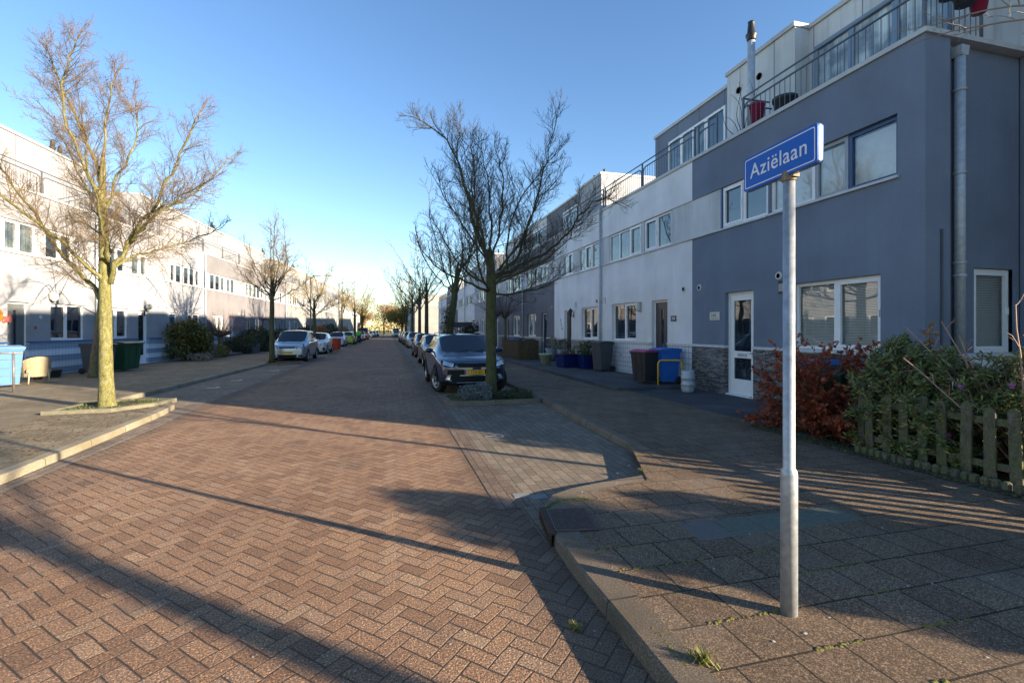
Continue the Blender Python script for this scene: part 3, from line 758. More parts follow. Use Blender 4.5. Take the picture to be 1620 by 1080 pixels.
# railings of the corner terrace
r_ = railing(h0, .05, 4.05, y=-.14)
m = MB(); y_ = -.14
m.tube([(4.02, y_, 6.98), (4.02, -.9, 6.98)], .02, 8); m.tube([(4.0, y_, 6.24), (4.0, y_, 6.7), (4.0, -.25, 6.82), (4.0, -.95, 6.82)], .02, 8)
for a in (-.3, -.45, -.6, -.75): m.tube([(4.0, a, 6.24), (4.0, a, 6.82)], .007, 4)
xe = .14
m.tube([(xe, -.2, 6.24), (xe, -.2, 6.66), (xe, -.26, 6.76), (xe, -.36, 6.8), (xe, -1.25, 6.8), (xe, -1.37, 6.74), (xe, -1.42, 6.62), (xe, -1.42, 6.24)], .024, 8)
for i in range(1, 10): m.tube([(xe, -.2 - i * .122, 6.24), (xe, -.2 - i * .122, 6.8)], .007, 4)
m.tube([(xe, -.14, 6.98), (xe, -.2, 6.98)], .02, 8)
m.build('railing', M_rail, h0)
railing(h0, 4.85, W0 - .02, y=-.14)
flue(h0, 4.2, -.55, 6.2, 8.95, .085)
ph0 = [c for c in h0.children if c.name.startswith('roof_storey')][0]
Mbf = simple('blue_grey_frame', (.16, .22, .30), .4)
window(ph0, .6, 3.3, 6.2, 7.95, 3, y=-1.43, mat=Mbf, pane=M_glassL, name='terrace_window', fw=.11)
for fx, fz in ((4.55, 7.9), (5.27, 7.9)):
    m = MB(); m.lathe([(.0, .0), (.075, .0), (.085, .02), (.085, .0)], 14, (fx, fz), axis='y'); v = m.build('vent', M_dark, h0); v.location = (0, -1.095, 0)
for fx, fz in ((2.8, 2.68), (5.42, 2.66)):
    m = MB(); m.lathe([(.05, 0.), (.05, .02), (.075, .024), (.085, .008), (.09, 0)], 16, (fx, fz), axis='y'); v = m.build('vent', M_cream2, h0)
    m = MB(); m.lathe([(.0, .018), (.05, .018)], 12, (fx, fz), axis='y'); m.build('vent_opening', simple('dark_bronze', (.05, .04, .02), .5), v)
# dark pots standing on / hanging from the terrace rail
def pot(name, label, loc, r, h, mat, cat='plant pot', group=None, rim=True, taper=.72, n=20, fill=True, r_parent=None):
    t_ = thing(name, label, cat, loc, 0, group)
    m = MB(); pr_ = [(r * taper * .9, 0), (r * taper, .0), (r * .97, h * .86)] + ([(r * 1.06, h * .87), (r * 1.08, h)] if rim else [(r, h)]) + [(r * .93, h), (r * .9, h * .88), (0, h * .88)]
    m.lathe(pr_, n); m.build('pot', mat, t_)
    if fill: m = MB(); m.lathe([(0, h * .9), (r * .9, h * .9)], n); m.build('soil', M_soil, t_)
    return t_
M_redpot = simple('magenta_plastic', (.30, .015, .06), .45); M_greypot = simple('dark_grey_pot', (.05, .055, .06), .6)
for lab, (dx, dy), z, r, h, mt in (('dark square-shouldered pot hanging on the corner terrace rail, left of the round grey one', (.62, .12), 6.86, .15, .24, M_dark), ('round grey pot hanging between the dark and magenta pots on the corner terrace rail', (.98, .12), 6.82, .17, .28, M_greypot), ('magenta plastic pot hanging at the right end of the corner terrace rail', (1.33, .14), 6.76, .13, .25, M_redpot)):
    pot('flower_pot', lab, (XR + dx, Y[0] + dy - .02, z), r, h, mt)
pot('flower_pot', 'black barrel-shaped pot on the roof terrace behind the balusters', (8.45, 8.6, 6.25), .24, .5, M_dark)
pot('flower_pot', 'red pot with climbing stems at the end of the roof terrace beside the steel flue', (8.35, 9.3, 6.5), .17, .42, M_redpot)
t_ = thing('climbing_plant', 'bare climbing stems against the pale roof-storey panels beside the flue', 'plant', (8.5, 9.75, 6.2))
rn = random.Random(4); m = MB()
for i in range(7):
    p = Vector((0, .05 * i, 0)); d = Vector((rn.uniform(-.2, .1), rn.uniform(-.5, .9), 1)).normalized(); pts = [p.copy()]
    for k in range(9):
        d = (d + Vector((rn.uniform(-.1, .1), rn.uniform(-.35, .35), rn.uniform(-.05, .2)))).normalized(); p = p + d * .17; pts.append(p.copy())
    m.tube(pts, [.012 * (1 - k / 12) for k in range(10)], 4)
m.build('stems', simple('dark_stem', (.05, .035, .03), .9), t_)

# next houses
h1 = RH('light grey house with dark panelled door and white tiled base beside the corner house', Y[1], Y[2], col=P_light, plinth=M_tileW, lower=[(3.0, 4.74)], dr=(1.17, 2.03), dmat=D_navy,
   upper=[(1.04, 2.52, 2), (2.72, 5.0, 3)], pent=[(0, 4.28, -1.5, PR, P_blue, [(.5, 1.35, 1), (1.35, 2.6, 2), (2.6, 3.35, 1)])], pipe=5.58)
h2 = RH('light grey house with pale stone base, dark green door and black coach lantern', Y[2], Y[3], col=P_light, plinth=M_stone2, lower=[(.35, 1.92)], dr=(3.07, 3.93), dmat=D_green, mirror=False,
   upper=[(.25, 2.3, 3), (2.95, 4.2, 2)], pent=[(2.65, 5.32, -1.25, PR, P_panelW, [])], flues=((4.3, -2.2, 9.3), (5.0, -2.0, 9.2)), vents=True)
cols = [P_dark, P_dark, P_dark, P_mid, P_light, P_light, P_dark, P_dark, P_light, P_light]
labs = ['dark grey house with blue door, directly beyond the pale houses with the coach lantern', 'second dark grey house, behind the pollarded trees and the screen of split wood', 'third dark grey house, behind the trunk of the near street tree',
        'mid grey house between the dark houses and the paler pair further along', 'first pale house beyond the run of dark grey houses on the right', 'second pale house beyond the run of dark grey houses on the right',
        'dark grey far house just beyond the far pale pair on the right', 'dark grey far house, second beyond the far pale pair on the right', 'pale far house, last but one before the gap at the end of the right row', 'pale end house beside the gap at the far end of the right row']
for i in range(10):
    k = i + 3; mir = k % 2 == 0; W = Y[k + 1] - Y[k]
    g0 = 38.2, 42.2; g1 = 60.6, 64.6
    # roof storey spans, leaving out the terrace gaps
    spans = []
    cur = Y[k]
    for ga, gb in (g0, g1):
        if ga < Y[k + 1] and gb > cur:
            if ga > cur: spans.append((cur, ga))
            cur = max(cur, gb)
    if cur < Y[k + 1]: spans.append((cur, Y[k + 1]))
    pent = [(a - Y[k], b - Y[k], -1.5, PR + .01 * (k % 2), P_panel if k % 3 else P_dark, [(a - Y[k] + .5, min(b - Y[k] - .4, a - Y[k] + 2.6), 2)] if b - a > 1.6 else []) for a, b in spans if b - a > .5]
    RH(labs[i], Y[k], Y[k + 1], col=cols[i], plinth=M_stone2 if k % 2 else M_stone, mirror=mir, dmat=[D_blue, D_navy, D_white][k % 3], dglass=['slim', 'half'][k % 2], pent=pent, pipe=W - .1 if k % 2 else None, far=k > 5, flues=((W - .6 if mir else .6, -2.2, 9.2),) if k % 2 == 0 else ())
# house details
def wall_item(par, name, fn, mat): m = MB(); fn(m); return m.build(name, mat, par)
wl = wall_item(h0, 'wall_lamp', lambda m: m.bevbox(2.47, 2.69, .004, .13, 2.30, 2.56, .01), M_black)
wall_item(wl, 'lamp_glass', lambda m: m.box(2.53, 2.67, .13, .134, 2.34, 2.5), simple('frosted_glass', (.30, .30, .28), .3))
M_ink = simple('dark_ink', (.05, .05, .05), .6)
pl_ = wall_item(h0, 'number_plate', lambda m: m.box(4.62, 4.98, .004, .018, 1.80, 2.0), M_cream2)
textmesh('number', '260', .12, M_ink, pl_, (4.84, .0185, 1.92), (R(90), 0, R(180)), .0015)
wall_item(pl_, 'plate_line', lambda m: m.box(4.66, 4.94, .018, .0195, 1.835, 1.845), M_ink)
wall_item(h1, 'wall_lamp', lambda m: (m.bevbox(2.62, 2.78, .004, .03, 2.15, 2.47, .005), m.lathe([(0, 2.15), (.06, 2.16), (.065, 2.2), (.065, 2.42), (.06, 2.46), (0, 2.47)], 14, (2.7, .07))), simple('pale_lamp_housing', (.45, .44, .40), .4))
pl_ = wall_item(h1, 'number_plate', lambda m: m.box(.72, .98, .004, .016, 1.80, 1.96), M_numdark)
textmesh('number', '258', .11, M_white, pl_, (.85, .0165, 1.88), (R(90), 0, R(180)), .0015)
for i, ch in enumerate('256'): textmesh('number', ch, .2, M_dark, h2, (4.42 - .09 * i, .006, 2.0 - .19 * i), (R(90), 0, R(180)), .006)
def lantern(m, x, z):
    m.lathe([(.03, z - .2), (.05, z - .12), (.08, z + .06), (.11, z + .07), (.10, z + .1), (.05, z + .16), (.015, z + .2), (0, z + .22)], 6, (x, .16), smooth=False)
    m.tube([(x, .0, z - .1), (x, .1, z - .14), (x, .16, z - .2)], .012, 6); m.box(x - .03, x + .03, 0.004, .02, z - .2, z + .02)
wall_item(h2, 'coach_lantern', lambda m: lantern(m, 2.78, 2.3), M_black)
for hh, x in ((h1, 5.3), (h2, 2.55)): wall_item(hh, 'meter_box', lambda m: m.box(x - .06, x + .06, .004, .04, 2.55, 2.78), M_sill)
wall_item(h1, 'wall_tap', lambda m: m.lathe([(0, .06), (.05, .06), (.06, .01), (.06, 0)], 12, (4.0, .72), axis='y'), M_zinc)
h3d = None

# corner wing, mostly out of frame on the right; it shades the near pavement
wg = thing('end_house', 'blue-grey plastered end wing beside the corner house at the right edge', 'house', (10.15, .35, .1), 0)
m = MB(); m.box(0, 8, 0, 5.15, -.2, 6.1, skip='b'); m.build('wall', P_blue, wg)
m = MB(); m.box(-.0, 8, 0.0, 5.6, 6.1, 8.75, skip='b'); m.build('upper_storey', P_panel, wg)
m = MB(); m.box(-.05, 8.05, -.05, 5.65, 8.75, 8.85); m.build('roof_edge', M_cop, wg)
w_ = window(wg, .0, 1.6, 1.2, 2.5, 2, y=.1); w_.rotation_euler = (0, 0, R(90)); w_.location = (0.03, 1.2, 0)
d_ = door(wg, 0, .95, 2.4, D_navy, 'slim', z0=0, y=.07); 
d_.rotation_euler = (0, 0, R(90)); d_.location = (.03, 3.4, 0)
for ch in [c for c in wg.children if c.name.startswith('door') and c is not d_]: ch.rotation_euler = (0, 0, R(90)); ch.location = (.03, 3.4, 0)

# next block beyond the gap on the right
nb = thing('far_block', 'sunlit cream gable block beyond the gap at the end of the right row', 'building', (4.9, 92, .1))
m = MB(); m.box(0, 9, 0, 46, -.2, 6.3, skip='b'); m.build('wall', P_cream, nb)
m = MB(); m.box(-.05, 9.05, -.05, 46, 6.3, 6.42); m.build('roof_edge', M_cop, nb)
m = MB(); m.box(1.5, 9, 3, 46, 6.42, 8.6, skip='b'); m.build('roof_storey', P_cream, nb)
for k in range(8):
    w_ = window(nb, 0, 2.4, 4.0, 5.0, 3, y=.08); w_.rotation_euler = (0, 0, R(90)); w_.location = (.02, 1.5 + k * 5.5, 0)
    w_ = window(nb, 0, 1.7, 1.2, 2.5, 2, y=.08); w_.rotation_euler = (0, 0, R(90)); w_.location = (.02, 2 + k * 5.5, 0)

# left-hand row: slightly turned, local +x runs towards the camera, +y faces the street
RZL = -R(90) - math.atan(.0652)
def LHs(label, Ya, Yb, **k):
    a = Vector((lfx(Yb), Yb)); W = (Yb - Ya) * math.sqrt(1 + .0652 ** 2)
    return house(label, (a.x, a.y, .1), RZL, W, group='terraced houses on the left', **k)
lw = [11.9, 17.2, 22.4, 27.2, 32.04, 37.74, 43.44, 49.14, 54.8, 60.4, 66, 71.6, 77.2, 82.8, 88.4, 94, 99.6, 105.2]
M_lrail = simple('mid_grey_rail', (.13, .13, .14), .5, .2)
llab = ['white house at the left edge, nearest the camera and mostly out of frame', 'white house with grey door and orange wall ornament behind the pale blue bin', 'white house with globe lamp by its door, behind the big lichen-covered tree',
        'white house behind the round evergreen shrub, left of the downpipe', 'first warm grey house beyond the downpipe on the left', 'second warm grey house beyond the downpipe, behind the garden hedge', 'third warm grey house, behind the silver people carrier',
        'cream house just beyond the warm grey ones on the left', 'second cream house beyond the warm grey ones on the left', 'third cream house along, behind the white hatchbacks on the left', 'fourth cream house along on the left, mostly behind trees',
        'fifth cream house along on the left, mostly behind trees', 'sixth cream house along on the left, mostly behind trees', 'seventh cream house along on the left, mostly behind trees', 'third from last cream house at the far end of the left row', 'last but one cream house at the far end of the left row', 'last cream house at the far end of the left row']
lc = [P_white] * 4 + [P_greyL] * 3 + [P_cream] * 10
lgaps = ((24.3, 28.3), (47.5, 51.0), (70.5, 74.5), (92, 96))
left_houses = []
for i in range(len(lw) - 1):
    a, b = lw[i], lw[i + 1]; W = (b - a) * 1.00212
    U = lambda y0, y1: ((b - y1) * 1.002, (b - y0) * 1.002)
    spans = []; cur = a
    for ga, gb in lgaps:
        if ga < b and gb > cur:
            if ga > cur: spans.append((cur, ga))
            cur = max(cur, gb)
    if cur < b: spans.append((cur, b))
    pent = [(*U(p, q), -1.5, PR + .01 * (i % 2), P_white if i < 7 else P_cream, []) for p, q in spans if q - p > .5]
    kw = {}
    if i == 0: kw = dict(lower=[U(13.6, 15.3)], dr=U(12.2, 13.1), upper=[(*U(12.4, 13.7), 2), (*U(14.2, 16.4), 3)])
    if i == 1: kw = dict(lower=[U(20.0, 21.75)], dr=U(18.25, 19.1), upper=[(*U(18.1, 19.4), 2), (*U(19.8, 21.1), 2)], dmat=D_grey)
    if i == 2: kw = dict(lower=[U(22.85, 24.5)], dr=U(25.2, 26.05), upper=[(*U(23.2, 24.3), 2), (*U(24.75, 26.0), 2)], dmat=D_white, dglass='full')
    if i == 3: kw = dict(lower=[U(29.9, 31.4)], dr=U(27.9, 28.75), upper=[(*U(28.0, 29.3), 2), (*U(29.5, 31.4), 3)], dmat=D_blue)
    left_houses.append(LHs(llab[i], a, b, col=lc[i], plinth=M_tileS, sill=M_bluesill if i < 3 else M_sill, mirror=i % 2 == 1, pent=pent, band=P_panelW, rmat=M_lrail, screen=.06, pipe=.12 if i in (1, 3, 6, 9, 12) else None, far=i > 6,
        flues=((W - 1.5, -2.5, 9.5), (W - 1.9, -2.5, 9.35)) if i in (2, 5, 7, 9, 11) else (), **({'dmat': [D_blue, D_white, D_grey][i % 3]} | kw)))
# ornament, globe lamp, plates on the left facades
wall_item(left_houses[1], 'house_sign', lambda m: m.lathe([(0, .02), (.07, .02), (.08, 0)], 4, (2.85, 1.98), axis='y'), M_sill)
wall_item(left_houses[1], 'doorbell', lambda m: m.box(3.05, 3.11, .004, .03, 1.58, 1.68), simple('bell_red', (.2, .06, .05), .5))
wall_item(left_houses[1], 'wall_lamp', lambda m: (m.lathe([(.05, 2.55), (.12, 2.62), (.13, 2.8), (.04, 2.86)], 8, (2.45, .14), smooth=False), m.box(2.43, 2.47, .004, .14, 2.8, 2.83)), M_cream2)
gl_ = wall_item(left_houses[2], 'globe_lamp_bracket', lambda m: (m.tube([(1.55, 0, 2.35), (1.55, .15, 2.4), (1.55, .22, 2.5)], .015, 6), m.box(1.5, 1.6, .004, .03, 2.2, 2.42)), M_black)
wall_item(gl_, 'globe', lambda m: m.lathe([(.0, 2.5)] + [(.14 * math.sin(PI * k / 10), 2.64 - .14 * math.cos(PI * k / 10)) for k in range(1, 10)] + [(0, 2.78)], 14, (1.55, .22)), simple('smoky_globe', (.35, .33, .30), .15))
orn = wall_item(left_houses[1], 'orange_wall_ornament', lambda m: m.lathe([(0, .03), (.2, .03), (.24, .0)], 18, (4.55, 2.0), axis='y'), simple('orange_enamel', (.75, .25, .02), .4, scale=30, var=.4))
wall_item(orn, 'ornament_scooter', lambda m: (m.box(4.1, 4.33, .004, .03, 1.8, 1.98), m.lathe([(0, .035), (.06, .035), (.07, .0)], 12, (4.3, 1.83), axis='y'), m.box(4.05, 4.12, .004, .03, 1.78, 2.06)), simple('ornament_red', (.35, .1, .08), .5, scale=60, var=.6))
# ---------------------------------------------------------------- trees and plants
B_lich = bark('lichen_bark', (.06, .042, .03), (.24, .22, .14), (.15, .145, .03), .5, 30)
B_green = bark('mossy_bark', (.035, .03, .025), (.10, .095, .07), (.075, .085, .03), .55)
B_brown = bark('brown_bark', (.08, .06, .045), (.16, .12, .09), (.14, .14, .06), .3)
T_lich = simple('lichen_twigs', (.15, .10, .05), .9, var=.45, scale=5)
T_dark = simple('dark_twigs', (.065, .055, .04), .9, var=.4, scale=5)
T_gold = simple('golden_twigs', (.27, .20, .07), .9, var=.4, scale=4)
T_red = simple('red_brown_twigs', (.16, .07, .05), .9, var=.3, scale=6)

def rvec(r): return Vector((r.gauss(0, 1), r.gauss(0, 1), r.gauss(0, 1)))
def branch(m, r, p, d, L, r0, r1, n, sides, wob=.12, up=.0, out=None):
    pts = [p.copy()]; rad = [r0]; dirs = []
    for i in range(n):
        d = (d + rvec(r) * wob + Vector((0, 0, up))).normalized(); dirs.append(d.copy())
        p = p + d * (L / n); pts.append(p.copy()); rad.append(r0 + (r1 - r0) * (i + 1) / n)
    m.tube(pts, rad, sides, caps=False)
    return pts, rad, dirs
def along(pts, t):
    x = t * (len(pts) - 1); i = min(int(x), len(pts) - 2); return pts[i].lerp(pts[i + 1], x - i), (pts[i + 1] - pts[i]).normalized()
def twigs(m, r, pts, L, dens, lev, rad, maxlev, up=.06, tlen=None):
    """side shoots along a polyline, recursively"""
    n = max(2, int(dens * L))
    for k in range(n):
        t = (k + r.random()) / n; t = .15 + .85 * t
        p, d = along(pts, t)
        ax = rvec(r); ax = (ax - d * ax.dot(d)).normalized()
        ang = r.uniform(.6, 1.1)
        nd = (d * math.cos(ang) + ax * math.sin(ang) + Vector((0, 0, up * 2.2))).normalized()
        l2 = (tlen[lev] if tlen else L * .42) * (1.15 - .65 * t) * r.uniform(.55, 1.25)
        rr = rad * r.uniform(.7, 1.1)
        if lev == maxlev:
            e = p + nd * l2; mid = p.lerp(e, .5) + rvec(r) * l2 * .12
            m.tube([p, mid, e], [rr, rr * .8, rr * .45], 3, caps=False, smooth=False)
        else:
            q, _, _ = branch(m, r, p, nd, l2, rr, rr * .45, 5 if lev == 0 else 4, 4 if lev == 0 else 3, .17, up)
            twigs(m, r, q, l2, dens * (1.5 if lev == 0 else 1.5), lev + 1, rr * .55, maxlev, up, tlen)
def smoothpts(P, n=3):
    out = []
    P = [Vector(p) for p in P]
    for i in range(len(P) - 1):
        a = P[max(i - 1, 0)]; b = P[i]; c = P[i + 1]; d = P[min(i + 2, len(P) - 1)]
        for k in range(n):
            t = k / n
            out.append(.5 * ((2 * b) + (c - a) * t + (2 * a - 5 * b + 4 * c - d) * t * t + (3 * b - a - 3 * c + d) * t ** 3))
    out.append(P[-1]); return out
def make_tree(label, loc, trunk, limbs, seed, bk, tw, dens=5.5, tlen=(1.0, .42, .12), twr=.014, maxlev=2, cat='tree', group=None, name='street_tree', up=.06, rz=0, minr=.0):
    r = random.Random(seed)
    t = thing(name, label, cat, loc, rz, group)
    m = MB(); tp = smoothpts([p[:3] for p in trunk], 4); rr = []
    kk = len(trunk) - 1
    for i in range(len(tp)):
        x = i / (len(tp) - 1) * kk; j = min(int(x), kk - 1); rr.append(trunk[j][3] + (trunk[j + 1][3] - trunk[j][3]) * (x - j))
    # root flare and irregular girth
    rr = [q * (1 + (.35 * math.exp(-tp[i].z / .12))) * (1 + r.uniform(-.05, .05)) for i, q in enumerate(rr)]
    m.tube(tp, rr, 14)
    limbs = [(L[0], L[1] * .78, L[2] * .8) for L in limbs]
    for L in limbs:
        if L[1] > .024:
            pts = smoothpts(L[0], 4); n = len(pts); pts = [p + rvec(r) * .02 for p in pts]; pts[0] = Vector(L[0][0])
            m.tube(pts, [L[1] + (L[2] - L[1]) * (i / (n - 1)) ** .6 for i in range(n)], 8)
    m.build('trunk', bk, t)
    m = MB()
    for L in limbs:
        pts = smoothpts(L[0], 4)
        if L[1] <= .024: m.tube(pts, [L[1] + (L[2] - L[1]) * i / (len(pts) - 1) for i in range(len(pts))], 5)
        ln = sum((a - b).length for a, b in zip(pts, pts[1:]))
        twigs(m, r, pts, ln, dens / 1.0, 0, twr, maxlev, up, tlen)
        # fine leader continuing the limb
        q, _, _ = branch(m, r, pts[-1], (pts[-1] - pts[-2]).normalized(), .5, L[2], .004, 4, 4, .15)
        twigs(m, r, q, .5, dens * 1.6, 1, twr * .6, maxlev, up, tlen)
    m.build('crown', tw, t, fix=False)
    return t
def auto_limbs(r, z0, H, spread, n, r0=.06, zt=None, elev=(35, 65)):
    out = []
    for i in range(n):
        a = 2 * PI * (i + r.uniform(-.3, .3)) / n * 1.0 + .7; e = R(r.uniform(*elev)); b = z0 + r.uniform(0, .35) * (H - z0) * (i / n)
        L = min((H - b) / math.sin(e), spread / max(.2, math.cos(e))) * r.uniform(.8, 1.05)
        p = Vector((0, 0, b)); d = Vector((math.cos(a) * math.cos(e), math.sin(a) * math.cos(e), math.sin(e)))
        pts = [tuple(p)]
        for k in range(4):
            d = (d + rvec(r) * .13 + Vector((0, 0, .10))).normalized(); p = p + d * L / 4; pts.append(tuple(p))
        out.append((pts, r0 * r.uniform(.7, 1.1), .012))
    return out

# near left tree (trunk base at X -5.45, Y 11.2). local x ~ to the right in the picture
px = lambda dx, dy, z: (dx, dy, z)
LT = [([(0, 0, 2.05), (-.35, .1, 2.45), (-.95, .25, 3.0), (-1.4, .35, 3.6), (-1.9, .4, 4.3), (-2.3, .3, 5.0)], .075, .02),
      ([(0, 0, 2.45), (-.22, -.3, 2.9), (-.62, -.8, 3.5), (-1.1, -1.3, 4.1), (-1.7, -1.8, 4.5)], .06, .015),
      ([(-.02, 0, 2.7), (-.3, .5, 3.3), (-.9, 1.0, 3.75), (-1.7, 1.4, 4.1)], .05, .014),
      ([(-.06, .0, 4.35), (-.28, .1, 4.95), (-.5, .0, 5.6), (-.72, -.1, 6.3), (-.95, -.1, 6.9)], .06, .014),
      ([(-.1, .0, 4.15), (-.28, -.35, 5.0), (-.45, -.5, 5.8), (-.28, -.6, 6.5), (-.1, -.6, 7.0)], .05, .012),
      ([(-.06, 0, 3.9), (-.05, .45, 4.8), (.1, .7, 5.7), (.02, .8, 6.5)], .045, .012),
      ([(.05, 0, 2.5), (.35, -.1, 3.05), (.65, -.1, 3.6), (1.15, -.2, 4.3), (1.5, -.25, 5.1), (1.85, -.2, 5.9)], .075, .015),
      ([(.5, -.1, 3.3), (1.0, -.4, 3.65), (1.6, -.7, 4.0), (2.3, -.9, 4.3)], .045, .012),
      ([(.6, -.1, 3.5), (.75, .5, 4.1), (1.2, 1.0, 4.7), (1.7, 1.3, 5.5)], .045, .012),
      ([(.05, 0, 2.75), (.3, .5, 3.2), (.6, 1.3, 3.5), (1.1, 2.0, 4.0)], .045, .012),
      ([(.05, -.05, 2.9), (.35, -.6, 3.4), (.6, -1.2, 4.1), (.75, -1.6, 4.9)], .05, .012),
      ([(-.03, 0, 3.4), (-.4, .35, 4.0), (-.9, .6, 4.7), (-1.4, .8, 5.6)], .045, .012),
      ([(-.08, 0, 5.0), (-.0, 0, 5.9), (.1, .05, 6.6)], .035, .012)]
make_tree('tall sunlit bare street tree with lichen-covered trunk in a mossy kerbed bed, far left', (-5.43, 11.2, .08),
          [(0, 0, 0, .135), (-.02, 0, .8, .118), (-.03, 0, 1.7, .108), (-.04, 0, 2.5, .102), (-.06, 0, 3.4, .075), (-.09, 0, 4.3, .065), (-.07, 0, 5.0, .04)], LT, 11, B_lich, T_lich, dens=12.5, twr=.007, tlen=(.85, .33, .12), rz=-.15, group='street trees along the kerbs')
# near right tree by the blue car, (2.36, 11.07)
RT = [([(0, 0, 2.45), (-.6, -.3, 2.7), (-1.1, -.6, 2.85), (-1.5, -.8, 3.2)], .05, .014),
      ([(0, 0, 3.0), (-.15, -.15, 3.5), (-.4, -.3, 4.2), (-.7, -.5, 5.1), (-1.05, -.6, 5.8), (-1.6, -.7, 6.15)], .07, .014),
      ([(0, 0, 3.1), (-.3, .3, 3.9), (-.5, .5, 4.8), (-.75, .6, 5.8), (-.7, .5, 6.6)], .06, .013),
      ([(0, 0, 3.0), (-.4, .1, 3.7), (-.85, .2, 4.4), (-1.25, .3, 5.1)], .045, .012),
      ([(0, 0, 3.2), (.05, .3, 4.2), (.0, .5, 5.2), (-.15, .6, 6.1)], .05, .012),
      ([(0, 0, 2.85), (.5, -.1, 3.15), (.8, -.2, 3.8), (1.05, -.3, 4.6), (1.3, -.3, 5.6), (1.55, -.3, 6.7)], .06, .012),
      ([(0, 0, 2.75), (.7, .1, 3.1), (1.4, .1, 3.5), (1.9, .1, 3.95), (2.3, .0, 4.5), (2.75, -.1, 4.8), (3.05, -.1, 4.75)], .065, .012),
      ([(0, 0, 2.6), (.6, -.5, 2.9), (1.2, -.9, 3.2), (1.7, -1.2, 3.7)], .05, .012),
      ([(0, 0, 2.6), (.4, .7, 2.9), (1.0, 1.5, 3.3), (1.5, 2.2, 4.0)], .05, .012),
      ([(0, 0, 2.4), (.8, .4, 2.5), (1.4, .7, 2.65), (2.0, .9, 3.0)], .045, .012),
      ([(0, 0, 2.5), (-.3, -.8, 2.8), (-.5, -1.6, 3.5), (-.6, -2.0, 4.4)], .05, .012),
      ([(0, 0, 2.6), (-.5, .8, 3.0), (-.9, 1.6, 3.7), (-1.3, 2.2, 4.5)], .05, .012),
      ([(0, 0, 3.2), (.2, -.2, 3.9), (.25, -.3, 4.9), (.1, -.3, 5.7)], .045, .012), ([(.2, 0, 3.0), (.7, -.1, 3.7), (1.0, -.1, 4.4), (1.6, 0, 5.2)], .045, .012), ([(-.1, 0, 3.3), (-.35, -.1, 4.2), (-.4, -.1, 5.2), (-.45, 0, 6.0)], .04, .012),
      ([(.4, 0, 3.05), (.5, .3, 4.0), (.9, .4, 5.0), (1.7, .3, 6.0)], .04, .012)]
make_tree('bare mossy street tree with spreading crown in front of the dark blue car', (2.36, 11.1, .08),
          [(0, 0, 0, .14), (.02, 0, .8, .125), (.0, 0, 1.7, .12), (.02, 0, 2.5, .125), (0, 0, 3.15, .09), (-.03, .05, 3.5, .05)], RT, 23, B_green, T_dark, dens=9.5, tlen=(1.0, .38, .10), twr=.009, up=.12, rz=-.1, group='street trees along the kerbs')
# second left tree
r_ = random.Random(5)
def street(label, loc, H, z0, spread, seed, bk, tw, n=9, tr=.13, lean=(0, 0), dens=4.2, el=(35, 68), **k):
    r = random.Random(seed); li = auto_limbs(r, z0, H, spread, n, .055, elev=el)
    li = [([(p[0] + lean[0] * p[2] / H, p[1] + lean[1] * p[2] / H, p[2]) for p in L[0]], L[1], L[2]) for L in li]
    tr_ = [(0, 0, 0, tr), (lean[0] * z0 * .5 / H, lean[1] * z0 * .5 / H, z0 * .5, tr * .85), (lean[0] * z0 / H, lean[1] * z0 / H, z0, tr * .8), (lean[0] * .6, lean[1] * .6, H * .65, .04)]
    return make_tree(label, loc, tr_, li, seed, bk, tw, dens=dens, group='street trees along the kerbs', **k)
street('slim bare tree with greenish trunk in front of the silver people carrier', (-5.5, 25.4, .08), 7.3, 3.0, 2.0, 31, B_green, T_lich, n=13, tr=.13, twr=.011, el=(15, 72), dens=6.5)
street('yellowish bare tree behind the silver people carrier, beside the lamp post', (-5.3, 37.6, .08), 6.0, 2.5, 2.6, 32, B_green, T_gold, n=10, tr=.15, el=(20, 62), dens=5.5, twr=.015)
street('small leaning bare tree on the left verge between two yellowish trees', (-5.0, 54, .08), 7.0, 3.0, 3.0, 33, B_brown, T_gold, n=8, tr=.15, lean=(.4, 0), dens=3.8, twr=.017, maxlev=2)
street('broad yellowish bare tree above the green hatchback', (-4.3, 66, .08), 8.2, 3.2, 4.2, 34, B_green, T_gold, n=11, tr=.2, dens=3.8, twr=.02, el=(25, 62), maxlev=2)
street('yellowish bare tree just beyond the one above the green hatchback', (-4.0, 78, .08), 8.5, 3.2, 4.0, 35, B_green, T_gold, n=11, tr=.2, dens=3.8, twr=.023, el=(25, 60), maxlev=2)
street('ivy-clad leaning street tree between the dark blue car and the taupe car', (2.15, 18.9, .08), 6.5, 2.8, 2.4, 36, B_green, T_dark, n=9, tr=.16, lean=(.9, 0), dens=3.8, twr=.014, el=(35, 72))
street('bare street tree behind the dark red car on the right', (2.6, 33.8, .08), 8.0, 3.4, 3.0, 37, B_green, T_gold, n=9, tr=.16, dens=3.4, twr=.017, maxlev=2, el=(35, 70))
street('bare street tree beside the silver saloon on the right', (2.6, 41.5, .08), 8.0, 3.2, 3.4, 38, B_green, T_dark, n=10, tr=.16, dens=3.4, twr=.017, maxlev=2, el=(35, 70))
street('bare street tree just beyond the silver saloon on the right', (2.5, 52, .08), 8.6, 3.0, 3.6, 39, B_green, T_dark, n=10, tr=.18, dens=3.8, twr=.022, maxlev=2, el=(30, 66))
street('bare street tree farthest along the right kerb before the sunlit gap', (2.3, 66, .08), 9.0, 3.0, 4.0, 40, B_green, T_gold, n=10, tr=.18, dens=3.8, twr=.026, maxlev=2, el=(30, 66))

